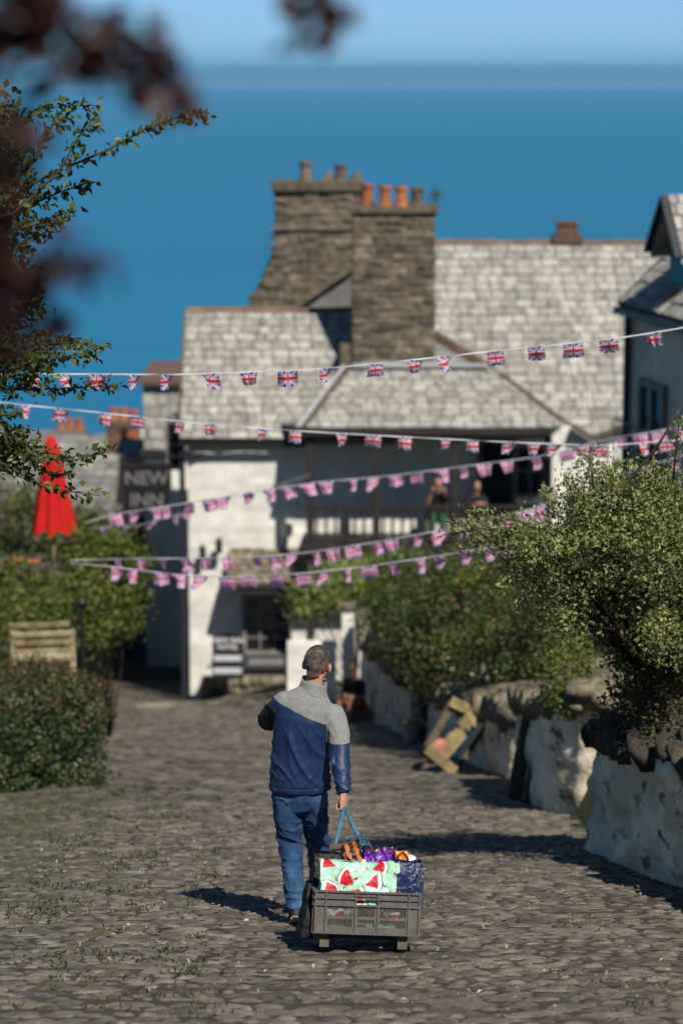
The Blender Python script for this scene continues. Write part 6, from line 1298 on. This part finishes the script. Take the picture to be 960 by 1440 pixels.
# ------------------------------------------------------------------ leaves hanging into the picture
def twig_tree(name, label, base, twigs, leafm, lsize, per_m, seed, bark=M['twig'], extra=None, jit=.018, aspect=.62, trunk_r=.10, r0=.010):
    """twigs: list of point lists (world); leaves set alternately along them"""
    t = empty(name, base, label, 'tree'); r = random.Random(seed); base = Vector(base); mb = MB(); P = []; D = []
    cen = Vector((0, 0, 0))
    for tw in twigs: cen += tw[0]
    cen /= len(twigs)
    tr = MB(); fork = Vector((base.x, base.y, cen.z - .4)); tr.tube([base, base.lerp(fork, .5) + Vector((.05, 0, 0)), fork, Vector((base.x, base.y, cen.z + 1.0))], [trunk_r, trunk_r * .85, trunk_r * .7, trunk_r * .4], 10); tr.build('trunk', M['bark'], t, True)
    for tw in twigs:
        S_ = [tw[0]]
        for i in range(len(tw) - 1):
            for k in range(1, 9): S_.append(tw[i].lerp(tw[i + 1], k / 8))
        for _ in range(3): S_ = [S_[0]] + [(S_[i - 1] + 2 * S_[i] + S_[i + 1]) / 4 for i in range(1, len(S_) - 1)] + [S_[-1]]
        n = len(S_); mb.tube([Vector((base.x, base.y, tw[0].z - .3))] + S_, [r0 * 1.6] + [r0 * (1 - .8 * i / n) for i in range(n)], 5)
        L = sum((S_[i + 1] - S_[i]).length for i in range(n - 1)); m = int(L * per_m)
        for k in range(m):
            f = (k + r.random()) / m * (n - 1.001); i = int(f); p = S_[i].lerp(S_[i + 1], f - i); d = (S_[i + 1] - S_[i]).normalized(); s = 1 if k % 2 else -1
            P.append(p + Vector((r.gauss(0, jit), r.gauss(0, jit), r.gauss(0, jit)))); D.append(d * .8 + Vector((0, r.uniform(-.5, .5), s * .6 - .35)))
    o = mb.build('twigs', bark, t, True); o['kind'] = 'stuff'
    rnd = np.random.default_rng(seed); PP = np.array([tuple(p) for p in P]); DD = np.array([tuple(d) for d in D]); tone = rnd.random(len(PP))
    if extra is not None:
        E_, T_ = blob_points(extra[0], extra[1], seed, .1, extra[2]); PP = np.concatenate([PP, E_]); DD = np.concatenate([DD, rnd.standard_normal((len(E_), 3))]); tone = np.concatenate([tone, T_ * .7])
    me = leaf_mesh('leaves', PP - np.array(base), lsize, tone, .3, seed, aspect, DD, .18); me.materials.append(leafm); link('leaves', me, t)['kind'] = 'stuff'
    return t
def add_near():
    T = lambda Y, *pp: [at(px, py, Y + (.0 if i == 0 else .05 * i)) for i, (px, py) in enumerate(pp)]
    tw = [T(13.4, (-60, 330), (60, 250), (150, 212), (210, 178), (250, 165), (290, 162)), T(13.6, (-60, 230), (20, 175), (75, 150), (140, 148)), T(13.3, (-40, 300), (40, 240), (75, 175), (95, 160)), T(13.2, (20, 300), (85, 240), (115, 185), (140, 172)),
          T(13.5, (-60, 330), (40, 290), (90, 268), (130, 256)), T(13.4, (-50, 350), (30, 320), (75, 310), (105, 292)), T(13.6, (-50, 400), (20, 350), (60, 330), (85, 312)), T(13.5, (-60, 440), (10, 400), (45, 400), (55, 398)), T(13.4, (-60, 460), (10, 430), (40, 425), (55, 430)),
          T(13.5, (-60, 500), (40, 485), (100, 482), (148, 488)), T(13.4, (-60, 520), (30, 505), (90, 500), (138, 500)), T(13.6, (-60, 545), (40, 548), (110, 545), (165, 542)), T(13.7, (-60, 480), (20, 470), (70, 478), (125, 484)), T(13.3, (-60, 600), (0, 585), (20, 580), (25, 575)),
          T(13.5, (-60, 650), (40, 645), (110, 648), (155, 628)), T(13.4, (-60, 620), (20, 660), (60, 685), (140, 697)), T(13.5, (-60, 630), (10, 625), (50, 635), (90, 640)), T(13.6, (-60, 610), (20, 622), (60, 665), (105, 668)), T(13.3, (-60, 560), (0, 590), (30, 625), (50, 650))]
    ex = ([(tuple(at(px, py, 13.6 + .2 * (i % 3))), rr) for i, (px, py, rr) in enumerate(((5, 200, (.14, .3, .2)), (0, 300, (.22, .3, .3)), (-10, 420, (.24, .3, .3)), (15, 505, (.24, .3, .18)), (-30, 250, (.3, .4, .5)), (-40, 450, (.3, .4, .5)), (20, 630, (.16, .3, .10)), (60, 500, (.16, .2, .08))))], 7000, .05)
    twig_tree('elm_tree', 'green leafy elm twigs reaching in from the left edge', (-2.95, 13.6, street_z(-2.95, 13.6)), tw, LEAF['twig'], .052, 120, 91, extra=ex)
    # copper leaves close to the lens
    Y = 3.4; tw = [T(Y, (-120, -40), (40, 20), (150, 80), (215, 130)), T(Y, (-60, -30), (80, 10), (180, 40), (245, 110)), T(Y, (-120, 60), (0, 60), (60, 90), (80, 120)), T(Y, (-100, 0), (0, 30), (60, 60), (110, 80)), T(Y - .2, (-140, 120), (-30, 160), (10, 230), (20, 320)), T(Y - .2, (-140, 240), (-30, 290), (0, 370), (15, 440)), T(Y, (-150, 380), (-40, 360), (30, 372), (75, 372)), T(Y, (-150, 480), (-40, 470), (20, 462), (40, 464)), T(Y, (330, -90), (400, -40), (440, -5), (455, 25))]
    ex = ([(tuple(at(px, py, Y)), rr) for px, py, rr in ((150, 70, (.05, .1, .028)), (215, 125, (.030, .06, .022)), (50, 20, (.06, .12, .03)), (10, 70, (.05, .1, .04)), (-5, 220, (.035, .1, .08)), (-15, 360, (.03, .1, .09)), (450, 15, (.026, .05, .020)), (90, 372, (.018, .04, .010)), (190, 60, (.04, .06, .02)), (445, -30, (.03, .05, .03)), (-5, 480, (.03, .06, .05)), (60, 458, (.02, .03, .008)))], 430, .020)
    twig_tree('copper_leaved_tree', 'dark red-brown leaves hanging close to the lens at top left', (-1.5, 3.6, -SLOPE * 3.6), tw, LEAF['copper'], .045, 60, 92, extra=ex, jit=.012, aspect=.7, trunk_r=.09, r0=.005)
    # grass tufts and moss among the stones on the left, straw bits
    r = random.Random(8); t = MB(); P = []; D = []
    for i in range(900):
        y = r.uniform(11, 27); lim = left_edge(y); x = r.uniform(max(-y * .16, lim), -y * .05) if r.random() < .86 else r.uniform(-y * .14, right_edge(y) - .1); cx = mnoise.noise((x * 1.2, y * 1.2, 5))
        if cx < .02 and r.random() < .8: continue
        for k in range(r.randint(5, 12)): P.append((x + r.gauss(0, .05), y + r.gauss(0, .04), street_z(x, y) + .006)); D.append((r.gauss(0, .5), r.gauss(0, .5), 1.0))
    me = leaf_mesh('grass', np.array(P), .038, rng.random(len(P)), .1, 95, .16, np.array(D)); me.materials.append(LEAF['grass']); tag(link('grass', me), 'thin grass growing between the cobbles', None, None, 'stuff')
    P = []; D = []
    for i in range(420):
        y = r.uniform(10.9, 20); x = r.uniform(-y * .14, min(y * .14, right_edge(y) - .1)); P.append((x, y, street_z(x, y) + .034)); D.append((r.gauss(0, 1), r.gauss(0, 1), -SLOPE * .3))
    lm = leafmat('litter', [(0, (.16, .12, .07)), (.7, (.36, .29, .18)), (1, (.55, .52, .47))], .8, .1); me = leaf_mesh('leaf_litter', np.array(P), .035, rng.random(len(P)), 1.5, 96, .35, np.array(D)); me.materials.append(lm); tag(link('leaf_litter', me), 'scattered dry leaves and straw on the cobbles', None, None, 'stuff')
add_near()
# ------------------------------------------------------------------ the air
def add_haze():
    mb = MB(); mb.bb(-31000, 31000, -200, 37000, SEA_Z - 1, 190)
    m = bpy.data.materials.new('sea_haze'); m.use_nodes = True; N = m.node_tree.nodes; N.remove(N['Principled BSDF'])
    v = N.new('ShaderNodeVolumePrincipled'); v.inputs['Color'].default_value = (.20, .62, 1.0, 1); v.inputs['Density'].default_value = 7e-5; v.inputs['Anisotropy'].default_value = 0.0
    m.node_tree.links.new(v.outputs[0], N['Material Output'].inputs['Volume'])
    tag(mb.build('haze', m), 'thin blue haze over the bay', None, None, 'stuff')
add_haze()
